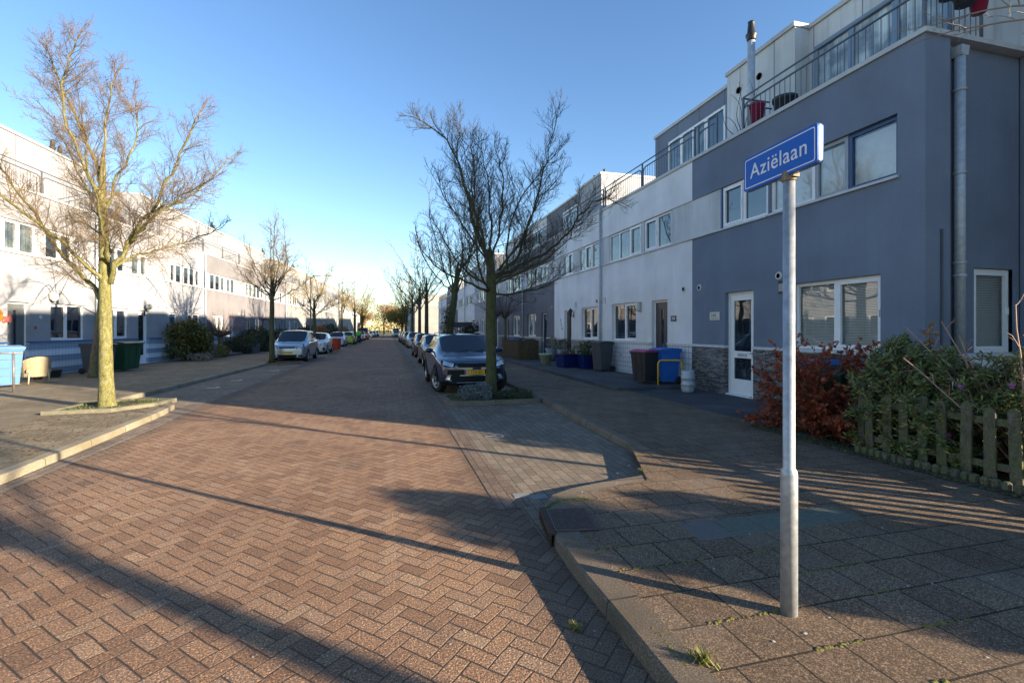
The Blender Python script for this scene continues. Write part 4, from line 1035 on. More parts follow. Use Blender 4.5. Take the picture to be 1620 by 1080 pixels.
# far golden and brown trees closing the street
def leaf_cloud(m, n, r, c, rad, s, shell=.5, tri=False):
    for i in range(n):
        v = rvec(r).normalized() * (shell + (1 - shell) * r.random() ** .5)
        k = 1 + .16 * math.sin(v.x * 5 + c[0]) + .14 * math.sin(v.y * 6 + v.z * 4 + c[1])
        p = Vector((c[0] + v.x * rad[0] * k, c[1] + v.y * rad[1] * k, c[2] + v.z * rad[2] * k))
        leaf(m, r, p, s * r.uniform(.6, 1.3))
def leaf(m, r, p, s, d=None, w=.45):
    d = d or rvec(r).normalized(); a = d.orthogonal().normalized(); a.rotate(Matrix.Rotation(r.uniform(0, 2 * PI), 3, d))
    k = len(m.v); nn = d.cross(a)
    m.v += [tuple(p), tuple(p + d * s * .5 + a * s * w * .5 + nn * s * .06), tuple(p + d * s), tuple(p + d * s * .5 - a * s * w * .5 + nn * s * .06)]
    m.f += [(k, k + 1, k + 2), (k, k + 2, k + 3)]; m.m += [0, 0]; m.sm += [False, False]
GOLD = leafmat('golden_foliage', [(.32, .22, .05), (.46, .32, .08), (.24, .18, .06)], .8, .3)
RUST = leafmat('rusty_foliage', [(.22, .13, .06), (.30, .17, .08), (.16, .10, .05)], .8, .2)
for lab, x, y, H, rad, mt, seed in (('golden-leaved tree at the far end of the street, left side', -7.5, 118, 8.5, 4.6, GOLD, 51), ('rust-brown tree closing the middle of the street end', -1.5, 175, 12, 7.5, RUST, 52), ('golden-leaved tree at the far end of the street, right side', 3.4, 128, 8.8, 4.2, GOLD, 53),
        ('tall bare grey-brown tree behind the golden trees at the street end, left of centre', -13, 190, 17, 7, None, 54), ('tall bare grey-brown tree behind the rust-brown tree at the street end, right of centre', 6, 205, 17, 7, None, 55), ('rust-brown low tree at the far street end just right of the road', 6.5, 165, 9, 5, RUST, 56), ('brown tree at the far street end just left of the road', -9.5, 160, 9, 5, RUST, 57)):
    r = random.Random(seed); t = thing('far_tree', lab, 'tree', (x, y, 0), 0)
    m = MB(); m.tube([(0, 0, 0), (.1, 0, H * .35), (0, 0, H * .6)], [.3, .22, .12], 8); 
    for L in auto_limbs(r, H * .25, H * .95, rad, 9, .12): m.tube(L[0], [L[1], .08, .06, .04, .03], 5)
    m.build('trunk', B_brown, t)
    m = MB()
    if mt is None:
        for L in auto_limbs(r, H * .2, H, rad, 16, .1, elev=(30, 75)):
            P_ = [Vector(p) for p in L[0]]; m.tube(P_, [.1, .08, .06, .04, .03], 4); twigs(m, r, P_, 6, 3.0, 0, .05, 1, .05, (2.6, 1.1, .3))
        m.build('crown', B_brown, t, fix=False)
    else:
        for q in range(16):
            c = rvec(r) * .45; leaf_cloud(m, 420, r, (c.x * rad, c.y * rad * .6, H * .6 + c.z * H * .28), (rad * .36, rad * .36, H * .16), .42, .2)
        m.build('crown', mt, t, fix=False)
# low hedge mass beyond the street end
r = random.Random(77); m = MB()
for q in range(60): leaf_cloud(m, 120, r, (-34 + q * 1.4, 210 + r.uniform(-3, 3), r.uniform(1, 3.5)), (2.2, 2, 2.2), .7, .3)
tag(m.build('distant_woodland', leafmat('woodland_leaves', [(.08, .07, .03), (.15, .10, .04), (.06, .06, .03)], .9, .1), fix=False), kind='stuff')

# behind-camera tree whose trunk and crown throw shadows into the picture
make_tree('large street tree behind the photographer that throws the broad trunk shadow', (8.2, -4.55, 0), [(0, 0, 0, .13), (.03, 0, 2.2, .115), (0, 0, 4.0, .10), (0, 0, 5.6, .06)], auto_limbs(random.Random(61), 3.2, 8.6, 3.0, 10, .07), 61, B_green, T_dark, dens=3.6, maxlev=1, twr=.018, group='street trees along the kerbs')
# tree in the corner garden, branches reach into the upper right
make_tree('young bare garden tree outside the right edge with sunlit twigs reaching in', (7.35, 1.25, .1), [(0, 0, 0, .055), (.02, 0, 1.2, .05), (0, .05, 2.6, .045), (-.05, .1, 3.6, .03)],
          [([(0, .1, 2.5), (-.3, .7, 3.4), (-.7, 1.3, 4.1), (-1.05, 1.9, 4.6), (-1.35, 2.45, 4.78)], .03, .009), ([(0, .1, 2.8), (-.1, .8, 3.8), (-.5, 1.5, 4.5), (-.9, 2.3, 5.0), (-1.1, 2.9, 5.15)], .028, .008), ([(0, 0, 3), (.5, -.3, 3.8), (.8, -.6, 4.8)], .025, .01), ([(0, 0, 2.9), (-.4, -.5, 3.8), (-.6, -.9, 4.7)], .025, .01), ([(0, 0, 3.4), (.2, .4, 4.4), (.2, .7, 5.3)], .025, .01)],
          63, B_brown, simple('pale_twigs', (.25, .20, .15), .8), dens=3.6, tlen=(.5, .2, .06), twr=.008, name='garden_tree')

# tree beds
def bed(label, loc, outline, h=.1, mat=M_conc, grp=None, moss=M_moss):
    t = thing('tree_bed', label, 'tree bed', loc)
    n = len(outline); P = [Vector(p) for p in outline]; c = sum(P, Vector((0, 0))) / n; m = MB()
    I = [c + (p - c) * (1 - .12 / (p - c).length) for p in P]
    for i in range(n):
        a, b, ai, bi = P[i], P[(i + 1) % n], I[i], I[(i + 1) % n]
        m.quad((*a, -.02), (*b, -.02), (*b, h), (*a, h)); m.quad((*a, h), (*b, h), (*bi, h + .002), (*ai, h + .002)); m.quad((*ai, h + .002), (*bi, h + .002), (*bi, -.02), (*ai, -.02))
    m.build('kerb_edge', mat, t)
    m = MB(); m.poly([(*p, h * .6) for p in I]); m.build('soil', M_soil, t)
    r = random.Random(len(label)); m = MB()
    for k in range(900):
        i = r.randrange(n); q = I[i].lerp(I[(i + 1) % n], r.random()); q = q.lerp(c, abs(r.gauss(0, .22)))
        s = r.uniform(.015, .05); b = len(m.v); a = r.uniform(0, 6.28)
        m.v += [(q.x, q.y, h * .55), (q.x + s * .35 * math.cos(a), q.y + s * .35 * math.sin(a), h * .6), (q.x + s * .5 * math.cos(a + 1), q.y + s * .5 * math.sin(a + 1), h * .6 + s)]
        m.f.append((b, b + 1, b + 2)); m.m.append(0); m.sm.append(False)
    o = m.build('grass_blades', moss, t, fix=False); o['kind'] = 'stuff'
    return t
GRASS = leafmat('grass_tuft', [(.10, .15, .03), (.16, .20, .04), (.14, .12, .05)], .7, .3)
bed('kerbed mossy bed round the foot of the big lichen-covered tree', (-5.43, 11.15, .097), [(-.7, -.62), (.35, -.55), (.82, .05), (.95, .75), (.1, .95), (-.62, .45)], .07, M_conc, moss=GRASS)
bd = bed('planted kerbed bed round the tree in front of the dark blue car', (2.3, 10.95, 0.0), [(-1.05, -.55), (-.9, -.72), (1.05, -.7), (1.1, .62), (-.85, .7), (-1.1, .35)], .10, M_kerb, moss=GRASS)
# plants in the right-hand bed
def bush(name, label, loc, rad, n, s, mat, stem=None, seed=1, shell=.55, cat='shrub', w=.45, group=None, clumps=1, ns=14):
    r = random.Random(seed); t = thing(name, label, cat, loc, 0, group)
    m = MB()
    for i in range(ns):
        a = r.uniform(0, 6.28); e = Vector((math.cos(a) * rad[0] * r.uniform(.2, .75), math.sin(a) * rad[1] * r.uniform(.2, .75), rad[2] * r.uniform(.9, 1.7)))
        m.tube([(0, 0, 0), tuple(e * .45 + rvec(r) * .05), tuple(e)], [.018, .012, .006], 5)
    m.build('stems', stem or B_brown, t)
    m = MB()
    for q in range(clumps):
        if clumps == 1: c = Vector((0, 0, 0)); f = 1
        else: c = rvec(r).normalized() * .62; f = .52
        leaf_cloud(m, n // clumps, r, (c.x * rad[0], c.y * rad[1], rad[2] * 1.0 + c.z * rad[2] * .9), tuple(x * f for x in rad), s, shell)
    # drop anything below ground
    m.v = [(v[0], v[1], max(v[2], .0)) for v in m.v]
    m.build('foliage', mat, t, fix=False); return t
LAV = leafmat('silver_leaves', [(.13, .155, .17), (.20, .23, .25), (.07, .085, .06)], .7, .1)
bush('lavender_bush', 'small silvery lavender bush at the tree foot in front of the dark blue car', (1.95, 10.6, .06), (.36, .26, .19), 3600, .05, LAV, seed=3, w=.2)
bush('ground_ivy', 'low dark green plants in the bed beside the silvery lavender', (2.85, 10.75, .06), (.5, .35, .1), 1100, .06, leafmat('dark_ivy', [(.03, .05, .02), (.06, .09, .03), (.05, .04, .02)], .6, .2), seed=4)
bush('ivy', 'ivy climbing the base of the leaning tree behind the dark blue car', (2.3, 18.9, 1.0), (.26, .26, .85), 1500, .07, leafmat('ivy_leaves', [(.015, .03, .01), (.03, .06, .015)], .5, .15), seed=6)

# front-garden: copper beech, rhododendron hedge, picket fence
BEECH = leafmat('copper_beech_leaves', [(.27, .055, .022), (.40, .09, .035), (.18, .038, .02), (.32, .10, .055)], .55, .35)
RHO = leafmat('rhododendron_leaves', [(.05, .08, .018), (.10, .14, .035), (.17, .19, .05), (.22, .17, .07)], .35, .15)
def beech(label, loc, seed, H=1.55, rad=.8):
    r = random.Random(seed); t = thing('copper_beech_bush', label, 'shrub', loc)
    ms = MB(); ml = MB()
    for i in range(58):
        a = r.uniform(0, 6.28); e = r.uniform(.2, 1.25)
        d = Vector((math.cos(a) * math.cos(e), math.sin(a) * math.cos(e), math.sin(e)))
        L = min(H * r.uniform(.75, 1.05) / max(.45, d.z), rad * r.uniform(.9, 1.25) / max(.3, math.cos(e)))
        pts, _, _ = branch(ms, r, Vector((r.uniform(-.12, .12), r.uniform(-.12, .12), 0)), d, L, .014, .003, 7, 4, .1, .02)
        for k in range(15):
            p, dd = along(pts, .2 + .8 * k / 15); nd = (dd + rvec(r) * .55); nd.z *= .5; nd.normalize()
            q, _, _ = branch(ms, r, p, nd, .34 * r.uniform(.6, 1.2), .004, .002, 3, 3, .1)
            for j in range(15):
                pp, d3 = along(q, r.random()); d4 = (d3 + rvec(r) * .6 + Vector((0, 0, -.25))).normalized(); leaf(ml, r, pp, r.uniform(.05, .085), d4, .62)
    ms.build('stems', B_brown, t); ml.build('foliage', BEECH, t, fix=False); return t
beech('rust-red copper beech bush still in leaf, left of the picket fence', (6.25, 5.62, .1), 71, 1.25, .78)
SPS = 1
def rhodo(label, loc, L, D_, H, seed, n=260, dirx=(0, -1), lo=.1, spill=0):
    """evergreen hedge: rosettes of long glossy leaves on woody stems"""
    r = random.Random(seed); t = thing('rhododendron_hedge', label, 'hedge', loc)
    ms = MB(); ml = MB(); dv = Vector((*dirx, 0)); sv = Vector((-dv.y, dv.x, 0))
    for i in range(n):
        u = r.random() * L; v = r.uniform(-1, 1); z = lo + (H - lo) * r.random() ** .75
        edge = abs(v) > .6 or z > H * .75
        if not edge and r.random() < .5: v = math.copysign(r.uniform(.7, 1), v)
        z *= 1 + .10 * math.sin(u * 4.1) + .05 * math.sin(u * 9)
        p = dv * u + sv * (v * D_ * .5 * math.sqrt(max(.1, 1 - (z / H) ** 4 * .6))) + Vector((0, 0, z))
        if i < spill: u = r.uniform(.1, 1.35) ** 1.1; p = dv * u - sv * r.uniform(.55, .80) * SPS + Vector((0, 0, r.uniform(.12, 1.1) * (1 - .25 * u)))
        base = dv * (u + r.uniform(-.2, .2)) + Vector((0, 0, 0)); ms.tube([tuple(base), tuple(base.lerp(p, .6) + rvec(r) * .04), tuple(p)], [.012, .008, .005], 3)
        ax = (Vector((0, 0, 1)) + sv * v * .8 + rvec(r) * .35).normalized()
        for j in range(13):
            aa = j * 2.399; o = ax.orthogonal().normalized(); o.rotate(Matrix.Rotation(aa, 3, ax))
            d = (ax * r.uniform(-.1, .55) + o).normalized(); leaf(ml, r, p - ax * .02 * j * .4, r.uniform(.05, .09), d, .36)
    ms.build('stems', B_brown, t, fix=False); ml.build('foliage', RHO, t, fix=False)
    # pink buds
    mb = MB()
    for i in range(16):
        u = r.random() * L; p = dv * u + sv * r.uniform(.35, .5) * D_ * r.choice((-1, 1)) + Vector((0, 0, r.uniform(.4, H * .8)))
        for j in range(8): leaf(mb, r, p, .04, rvec(r).normalized(), .8)
    mb.build('blossom', simple('mauve_blossom', (.35, .10, .28), .6), t, fix=False)
    return t
rhodo('glossy evergreen rhododendron hedge growing through the picket fence', (6.5, 5.0, .1), 2.05, 1.15, 1.32, 81, 1400, spill=120)
rhodo('low evergreen hedge outside the right edge beyond the bare pickets', (6.5, .75, .1), .95, .9, 1.2, 82, 700)
rhodo('tall evergreen hedge outside the right edge that shades the corner pavement', (6.5, -.15, .1), .9, 1.0, 1.72, 83, 1100)
W_old = bark('weathered_green_wood', (.075, .062, .045), (.15, .13, .10), (.11, .115, .055), .5)
W_brn = bark('split_brown_wood', (.05, .035, .022), (.13, .095, .06), (.09, .08, .04), .3)
fc = thing('picket_fence', 'weathered greenish picket fence with round-topped boards along the corner garden', 'fence', (5.83, 4.75, .1), R(-90))
# local x runs towards the camera (-Y), y towards the garden
rn = random.Random(9)
def picket(m, x, h, w=.098, t_=.02, lean=0, tilt=0):
    n = 6; pts = [(-w / 2, 0), (w / 2, 0), (w / 2, h - w * .55)] + [(w / 2 * math.cos(a), h - w * .55 + w * .55 * math.sin(a)) for a in [PI * (i + 1) / (n + 1) for i in range(n)]] + [(-w / 2, h - w * .55)]
    k = len(m.v); q = len(pts)
    for yy in (0, t_):
        m.v += [(x + a + b * lean, yy + b * tilt, b) for a, b in pts]
    m.f += [tuple(k + i for i in range(q)), tuple(k + q + i for i in reversed(range(q)))] + [(k + i, k + q + i, k + q + (i + 1) % q, k + (i + 1) % q) for i in range(q)]
    m.m += [0] * (q + 2); m.sm += [False] * (q + 2)
m = MB(); i = 0; x = .12
while x < 5.4:
    picket(m, x, .80 + rn.uniform(-.03, .03), lean=rn.uniform(-.03, .03), tilt=rn.uniform(-.02, .02)); x += .205 + rn.uniform(-.012, .012)
m.build('picket_panel', W_old, fc)
m = MB(); m.box(0, 5.5, .024, .06, .16, .23); m.box(0, 5.5, .024, .06, .60, .67); m.build('rail', W_old, fc)
for x in (.0, 1.85, 3.7, 5.5): m = MB(); m.box(x - .035, x + .035, .022, .092, -.05, .86); m.frustum(x - .035, x + .035, .022, .092, .86, x - .01, x + .01, .047, .067, .885); m.build('post', W_old, fc)
m = MB()
for k in range(30): m.lathe([(.04, -.02), (.042, .085 + rn.uniform(-.01, .01)), (.02, .1), (0, .1)], 7, (.05 + k * .088 + rn.uniform(-.005, .005), -.085 + rn.uniform(-.01, .01)), smooth=False)
rl = thing('log_edging', 'low edging of short mossy round logs at the foot of the picket fence', 'edging', (5.83, 4.75, .1), R(-90)); m.build('logs', W_old, rl)
scatter('garden_ground_cover', 2600, lambda r: (5.62 + abs(r.gauss(0, .16)) if r.random() < .55 else r.uniform(5.9, 7.6), r.uniform(2.2, 6.4), .108), leafmat('ground_leaves', [(.04, .07, .02), (.08, .06, .03), (.05, .035, .02), (.10, .12, .03)], .8, .1), .012, .03, .9, seed=12)
# bare young shrub on the right edge
t_ = thing('bare_shrub', 'leafless pinkish young shrub at the right edge above the fence', 'shrub', (6.35, 3.35, .1)); m = MB(); r = random.Random(14)
for i in range(6):
    a = r.uniform(2.0, 4.6) if i < 4 else r.uniform(0, 6.28); e = r.uniform(.9, 1.3); d = Vector((math.cos(a) * math.cos(e), math.sin(a) * math.cos(e) + .15, math.sin(e)))
    q, _, _ = branch(m, r, Vector((0, 0, 0)), d, r.uniform(1.5, 1.95), .014, .005, 8, 6, .08); twigs(m, r, q[2:], 1.2, 3.5, 1, .007, 2, .05, (0, .28, .10))
m.build('stems', simple('pink_brown_stems', (.34, .20, .15), .6), t_)
t_ = thing('copper_sapling', 'tall copper-leaved shoot standing above the evergreen hedge', 'plant', (6.75, 4.55, .1)); m = MB(); r = random.Random(15); ml = MB()
q, _, _ = branch(m, r, Vector((0, 0, 0)), Vector((0, 0, 1)), 1.62, .012, .004, 6, 5, .04)
for k in range(60): pp, d3 = along(q, .78 + .22 * r.random()); leaf(ml, r, pp + rvec(r) * .03, .09, (rvec(r) + Vector((0, 0, -.3))).normalized(), .35)
m.build('stem', B_brown, t_); ml.build('foliage', RUST, t_, fix=False)

# left gardens
EVG = leafmat('evergreen_yellowtip', [(.02, .035, .01), (.04, .06, .015), (.09, .10, .02), (.22, .17, .03)], .45, .15)
DKG = leafmat('dark_hedge_leaves', [(.015, .03, .012), (.03, .05, .018), (.05, .06, .02)], .5, .15)
YEL = leafmat('yellow_green_leaves', [(.12, .12, .03), (.22, .17, .04), (.08, .09, .03)], .6, .2)
DRY = leafmat('dry_grey_leaves', [(.22, .21, .20), (.13, .11, .08), (.30, .28, .27)], .8, .1)
bush('evergreen_shrub', 'big rounded evergreen shrub with yellow leaf tips on the left', (-10.1, 27.9, .1), (1.15, 1.1, 1.0), 7500, .15, EVG, seed=21, clumps=9)
bush('dry_plant', 'dry silvery plant between the big evergreen shrub and the low yellow one', (-9.45, 28.9, .1), (.5, .5, .5), 900, .10, DRY, seed=22)
bush('low_shrub', 'low yellow-green shrub in front of the pollarded tree', (-9.55, 30.4, .1), (.8, .9, .35), 2200, .10, YEL, seed=23)
bush('low_shrub', 'brownish low plant at the foot of the big evergreen shrub', (-9.2, 27.2, .1), (.6, .5, .2), 900, .08, DRY, seed=24)
bush('dark_shrub', 'dark clipped shrub behind the dark planter boxes', (-9.4, 34.6, .1), (1.0, .9, .62), 3600, .12, DKG, seed=25)
bush('garden_hedge', 'long dark green hedge to the left of the silver people carrier, nearer part', (-9.3, 38.0, .1), (1.1, 1.7, .85), 4200, .15, DKG, seed=26)
bush('garden_hedge', 'dark green hedge directly beside the silver people carrier, farther part', (-8.6, 41.5, .1), (1.1, 1.8, .8), 4200, .15, DKG, seed=27)
bush('round_shrub', 'dark round shrub by the facade above the first white hatchback', (-7.9, 51, .1), (.9, .9, 1.0), 2600, .18, DKG, seed=28)
bush('round_shrub', 'wide green shrub by the facade above the second white hatchback', (-7.2, 60, .1), (1.6, 1.6, 1.1), 3400, .2, DKG, seed=29)
bush('round_shrub', 'reddish-brown shrub between the two dark round shrubs on the left', (-7.4, 55.5, .1), (1.0, 1.2, 1.0), 2200, .18, RUST, seed=30)
bush('round_shrub', 'yellowish shrub left of the green hatchback', (-6.6, 72, .1), (1.3, 1.5, 1.0), 2200, .2, YEL, seed=31)
bush('topiary_shrub', 'dark shrub in a pot behind the dark blue car roof', (5.6, 33.5, .1), (.8, .8, 1.0), 2600, .16, DKG, seed=32)
# pollards
def pollard(label, loc, th, n, L, seed, tw, head=.16, tr=.07, droop=0., group=None, leaves=None, hs=.3):
    r = random.Random(seed); t = thing('pollarded_tree', label, 'tree', loc, 0, group)
    m = MB(); m.tube([(0, 0, 0), (.02, 0, th * .5), (0, 0, th)], [tr * 1.1, tr * .9, tr], 9)
    for i in range(7): a = i * .9; m.tube([(0, 0, th - .05), (hs * math.cos(a), hs * math.sin(a), th + .12)], [tr * .7, head * .35], 6); m.lathe([(0, th + .03), (head * .6, th + .1), (head * .5, th + .2), (0, th + .24)], 7, (hs * math.cos(a), hs * math.sin(a)))
    m.build('trunk', B_brown, t)
    m = MB()
    for i in range(n):
        a = r.uniform(0, 6.28); e = r.uniform(.25, 1.45); rr = r.uniform(0, hs); p = Vector((rr * math.cos(a), rr * math.sin(a), th + .12))
        branch(m, r, p, Vector((math.cos(a) * math.cos(e), math.sin(a) * math.cos(e), math.sin(e))), L * r.uniform(.6, 1.1), .009, .004, 5, 4, .05, .01 - droop)
    m.build('crown', tw, t, fix=False); return t
pollard('pollarded tree with a reddish knuckled head and upright shoots on the left', (-9.95, 32.6, .1), 1.25, 150, 1.3, 91, T_red, .24, .15, hs=.5)
pollard('left one of the two pollarded trees with long thin shoots by the split-wood screen', (6.35, 28.3, .1), 2.35, 70, 2.3, 92, simple('dark_shoots', (.07, .045, .045), .8), .12, .07, .02, hs=.2)
pollard('right one of the two pollarded trees with long thin shoots by the split-wood screen', (6.35, 26.0, .1), 2.25, 70, 2.2, 93, MATS['dark_shoots'], .12, .07, .02, hs=.2)
# small tree in front of the left house with hanging seed heads
make_tree('crooked small garden tree with drooping twigs and brown seed heads behind the big lichen-covered trunk', (-9.35, 18.5, .1),
    [(0, 0, 0, .12), (.03, 0, .7, .10), (.1, 0, 1.3, .085), (.16, 0, 1.9, .09), (.2, 0, 2.6, .06), (.2, 0, 3.3, .05)],
    [([(.2, 0, 3.1), (-.3, .1, 3.6), (-.9, .2, 3.3), (-1.4, .2, 2.6)], .025, .008), ([(.2, 0, 3.3), (.7, -.2, 3.7), (1.5, -.3, 3.4), (2.0, -.4, 2.8)], .025, .008), ([(.2, 0, 3.2), (.1, -.6, 3.8), (-.4, -1.1, 3.6)], .022, .008), ([(.2, 0, 3.3), (.3, .5, 4.2), (.2, .9, 4.8)], .022, .008), ([(.18, 0, 2.0), (-.3, -.1, 2.3), (-.55, -.1, 2.2)], .025, .01), ([(.2, 0, 3.2), (-.6, .4, 4.2), (-1.2, .5, 4.6)], .022, .008)],
    95, B_brown, T_dark, dens=3.0, tlen=(.7, .25, .08), twr=.008, name='garden_tree', up=-.06)
# bare climbing frame / pergola left
pg = thing('pergola', 'small timber pergola with bracing in a left front garden behind the slim tree', 'pergola', (-8.9, 40.4, .1), RZL)
m = MB(); M_wood = simple('brown_timber', (.12, .06, .035), .8, var=.3)
for x in (0, 1.9): m = MB(); m.box(x, x + .1, 0, .1, 0, 2.3); m.tube([(x + .05, .05, 1.9), (x + .05 + (.35 if x == 0 else -.35), .05, 2.3)], .035, 4); m.build('post', M_wood, pg)
m = MB(); m.box(-.5, 2.5, -.02, .12, 2.3, 2.42); m.build('beam', M_wood, pg)
# ---------------------------------------------------------------- street name sign
M_signblue = simple('sign_blue', (.003, .10, .46), .5, var=.04, Specular_IOR_Level=.25)
M_signwhite = simple('sign_white', (.62, .66, .72), .35, var=.05)
M_pole = simple('pole_galvanised', (.36, .38, .40), .45, .45, var=.3, scale=22)
sp_ = thing('street_name_sign', 'blue street name sign reading Aziëlaan on a galvanised pole at the pavement corner', 'street sign', (2.13, 2.14, .095))
m = MB(); m.lathe([(.043, -.05), (.043, .76), (.040, .785), (.0305, .80), (.0305, 2.42), (0, 2.42)], 28)
m.build('pole', M_pole, sp_)
m = MB(); m.lathe([(.034, 2.37), (.036, 2.375), (.036, 2.42), (.034, 2.425), (0, 2.425)], 20); m.box(-.02, .02, -.05, .05, 2.385, 2.41); m.build('clamp', simple('rusty_clamp', (.22, .17, .12), .6, .5, var=.6, scale=60), sp_)
def rrect(w, h, r, n=5):
    return [(sx * (w / 2 - r) + r * math.cos(a0 + PI / 2 * i / n), sz * (h / 2 - r) + r * math.sin(a0 + PI / 2 * i / n)) for sx, sz, a0 in ((1, 1, 0), (-1, 1, PI / 2), (-1, -1, PI), (1, -1, PI * 1.5)) for i in range(n + 1)]
def plate(m, w, h, r, y0, y1, mi=0):
    a = rrect(w, h, r); k = len(m.v); n = len(a)
    for y in (y0, y1): m.v += [(p[0], y, p[1]) for p in a]
    m.f += [tuple(k + i for i in range(n)), tuple(k + n + i for i in reversed(range(n)))] + [(k + i, k + n + i, k + n + (i + 1) % n, k + (i + 1) % n) for i in range(n)]
    m.m += [mi] * (n + 2); m.sm += [False] * (n + 2)
# board local frame: +x reads left->right for someone looking along +X  (faces -X)
SW, SH = .545, .20
bd_ = MB(); plate(bd_, SW, SH, .016, -.018, .018)
B = bd_.build('board', M_signblue, sp_); B.rotation_euler = (0, 0, R(-90 - 3)); B.location = (-.008, .055, 2.50)
def inboard(o): o.parent = B; return o
m = MB(); a = rrect(SW - .026, SH - .026, .012); b = rrect(SW - .038, SH - .038, .008); n = len(a)
for i in range(n):
    j = (i + 1) % n; m.quad((a[i][0], -.0195, a[i][1]), (a[j][0], -.0195, a[j][1]), (b[j][0], -.0195, b[j][1]), (b[i][0], -.0195, b[i][1]))
inboard(m.build('border', M_signwhite))
textmesh('lettering', 'Aziëlaan', .120, M_signwhite, B, (0, -.0195, .002), (R(90), 0, 0), .0008, sx=1.0)
m = MB(); plate(m, SW + .004, SH + .004, .018, -.006, .006); inboard(m.build('edge_trim', simple('bright_aluminium', (.6, .62, .64), .3, .8)))

# ---------------------------------------------------------------- wheelie bins
def wheelie(label, loc, rz, body, lid, s=1., group='wheelie bins', w=.58, d=.66, h=1.0, name='wheelie_bin', lift=0):
    t = thing(name, label, 'wheelie bin', loc, rz, group)
    m = MB(); m.frustum(-w * .40, w * .40, -d * .36, d * .36, .06, -w * .48, w * .48, -d * .46, d * .46, h * .9)
    m.frustum(-w * .5, w * .5, -d * .49, d * .49, h * .88, -w * .51, w * .51, -d * .5, d * .5, h * .93)
    for x in (-w * .2, w * .2): m.frustum(x - .015, x + .015, -d * .375, -d * .36, .1, x - .015, x + .015, -d * .475, -d * .46, h * .86)
    m.build('bin_body', body, t)
    m = MB(); n = 6; x0, x1 = -w * .52, w * .52
    P = [(-d * .53, h * .935), (-d * .53, h * .96), (-d * .3, h * .995), (0, h * 1.01), (d * .3, h * 1.0), (d * .5, h * .985), (d * .5, h * .935)]
    k = len(m.v)
    for x in (x0, x1): m.v += [(x, a, b) for a, b in P]
    q = len(P); m.f += [tuple(k + i for i in range(q)), tuple(k + q + i for i in reversed(range(q)))] + [(k + i, k + q + i, k + q + (i + 1) % q, k + (i + 1) % q) for i in range(q)]
    m.m += [0] * (q + 2); m.sm += [False] * (q + 2)
    m.box(-w * .15, w * .15, -d * .56, -d * .53, h * .94, h * .965)
    m.build('lid', lid, t)
    m = MB(); m.tube([(-w * .35, d * .58, h * .93), (w * .35, d * .58, h * .93)], .018, 8)
    for x in (-w * .35, w * .35): m.box(x - .02, x + .02, d * .48, d * .6, h * .9, h * .945)
    m.build('handle', body, t)
    for x in (-w * .46, w * .40):
        m = MB(); m.lathe([(.0, x), (.1, x), (.1, x + .05), (0, x + .05)], 16, (d * .42, .1), axis='x'); m.build('wheel', M_rubber, t)
    return t
PB_blue = simple('blue_bin_plastic', (.012, .07, .33), .45, var=.1)
PB_lblue = simple('bright_blue_bin_plastic', (.02, .13, .48), .45, var=.1)
PB_brown = simple('dark_brown_bin_plastic', (.03, .028, .03), .5)
PB_pink = simple('pink_bin_lid', (.36, .05, .14), .45)
PB_green = simple('green_bin_plastic', (.01, .06, .03), .5, var=.3)
PB_dgreen = simple('dark_green_lid', (.012, .05, .04), .5)
PB_grey = simple('grey_bin_plastic', (.055, .06, .07), .5)
wheelie('dark bin with a pink lid behind the yellow hoop', (6.86, 11.75, .19), R(-75), PB_brown, PB_pink, w=.56, d=.62, h=.92)
wheelie('bright blue wheelie bin beside the bin with the pink lid', (7.42, 11.65, .19), R(-90), PB_lblue, PB_lblue, w=.6, d=.62, h=.97)
wheelie('tall dark bin with a green lid between the blue planters and the white tiles', (7.42, 15.65, .19), R(-80), PB_grey, PB_dgreen, w=.58, d=.6, h=1.06)
wheelie('blue-lidded bin behind the copper beech bush', (7.35, 6.85, .1), R(-90), PB_grey, PB_lblue, w=.58, d=.7, h=1.02)
wheelie('green-lidded bin behind the copper beech bush, lower than the blue-lidded one', (6.75, 5.9, .1), R(-80), PB_green, PB_dgreen, w=.58, d=.7, h=.93)
wheelie('pale blue large wheelie bin at the left edge behind the metal rack', (-10.25, 16.0, .1), R(50), simple('pale_blue_bin', (.055, .17, .40), .5), simple('pale_blue_lid', (.10, .24, .48), .5), w=.80, d=.75, h=1.12)
wheelie('dark green large bin right of the big lichen-covered trunk', (-9.85, 21.4, .1), R(75), PB_green, PB_green, w=.85, d=.9, h=1.10)
wheelie('dark grey bin behind the big lichen-covered trunk, beside the green bin', (-10.1, 20.3, .1), R(75), PB_grey, PB_grey, w=.75, d=.75, h=1.08)
wheelie('blue-lidded bin inside the split-wood screen', (6.75, 25.1, .19), R(-90), PB_grey, PB_lblue, w=.55, d=.6, h=1.0)
wheelie('black-lidded bin in the middle of the split-wood screen', (6.85, 24.1, .19), R(-90), PB_grey, M_black, w=.55, d=.6, h=1.0)
wheelie('green-lidded bin at the near end of the split-wood screen', (6.95, 23.3, .19), R(-90), PB_grey, PB_dgreen, w=.55, d=.6, h=1.0)
wheelie('small blue bin by the facades behind the roof of the dark blue car', (6.6, 40.5, .1), R(-90), PB_blue, PB_lblue, w=.6, d=.6, h=1.1)
wheelie('small red-orange bin standing at the kerb behind the first white hatchback', (-4.0, 40.4, .0), R(60), simple('orange_bin', (.45, .06, .02), .5), MATS['orange_bin'], w=.5, d=.5, h=1.0)
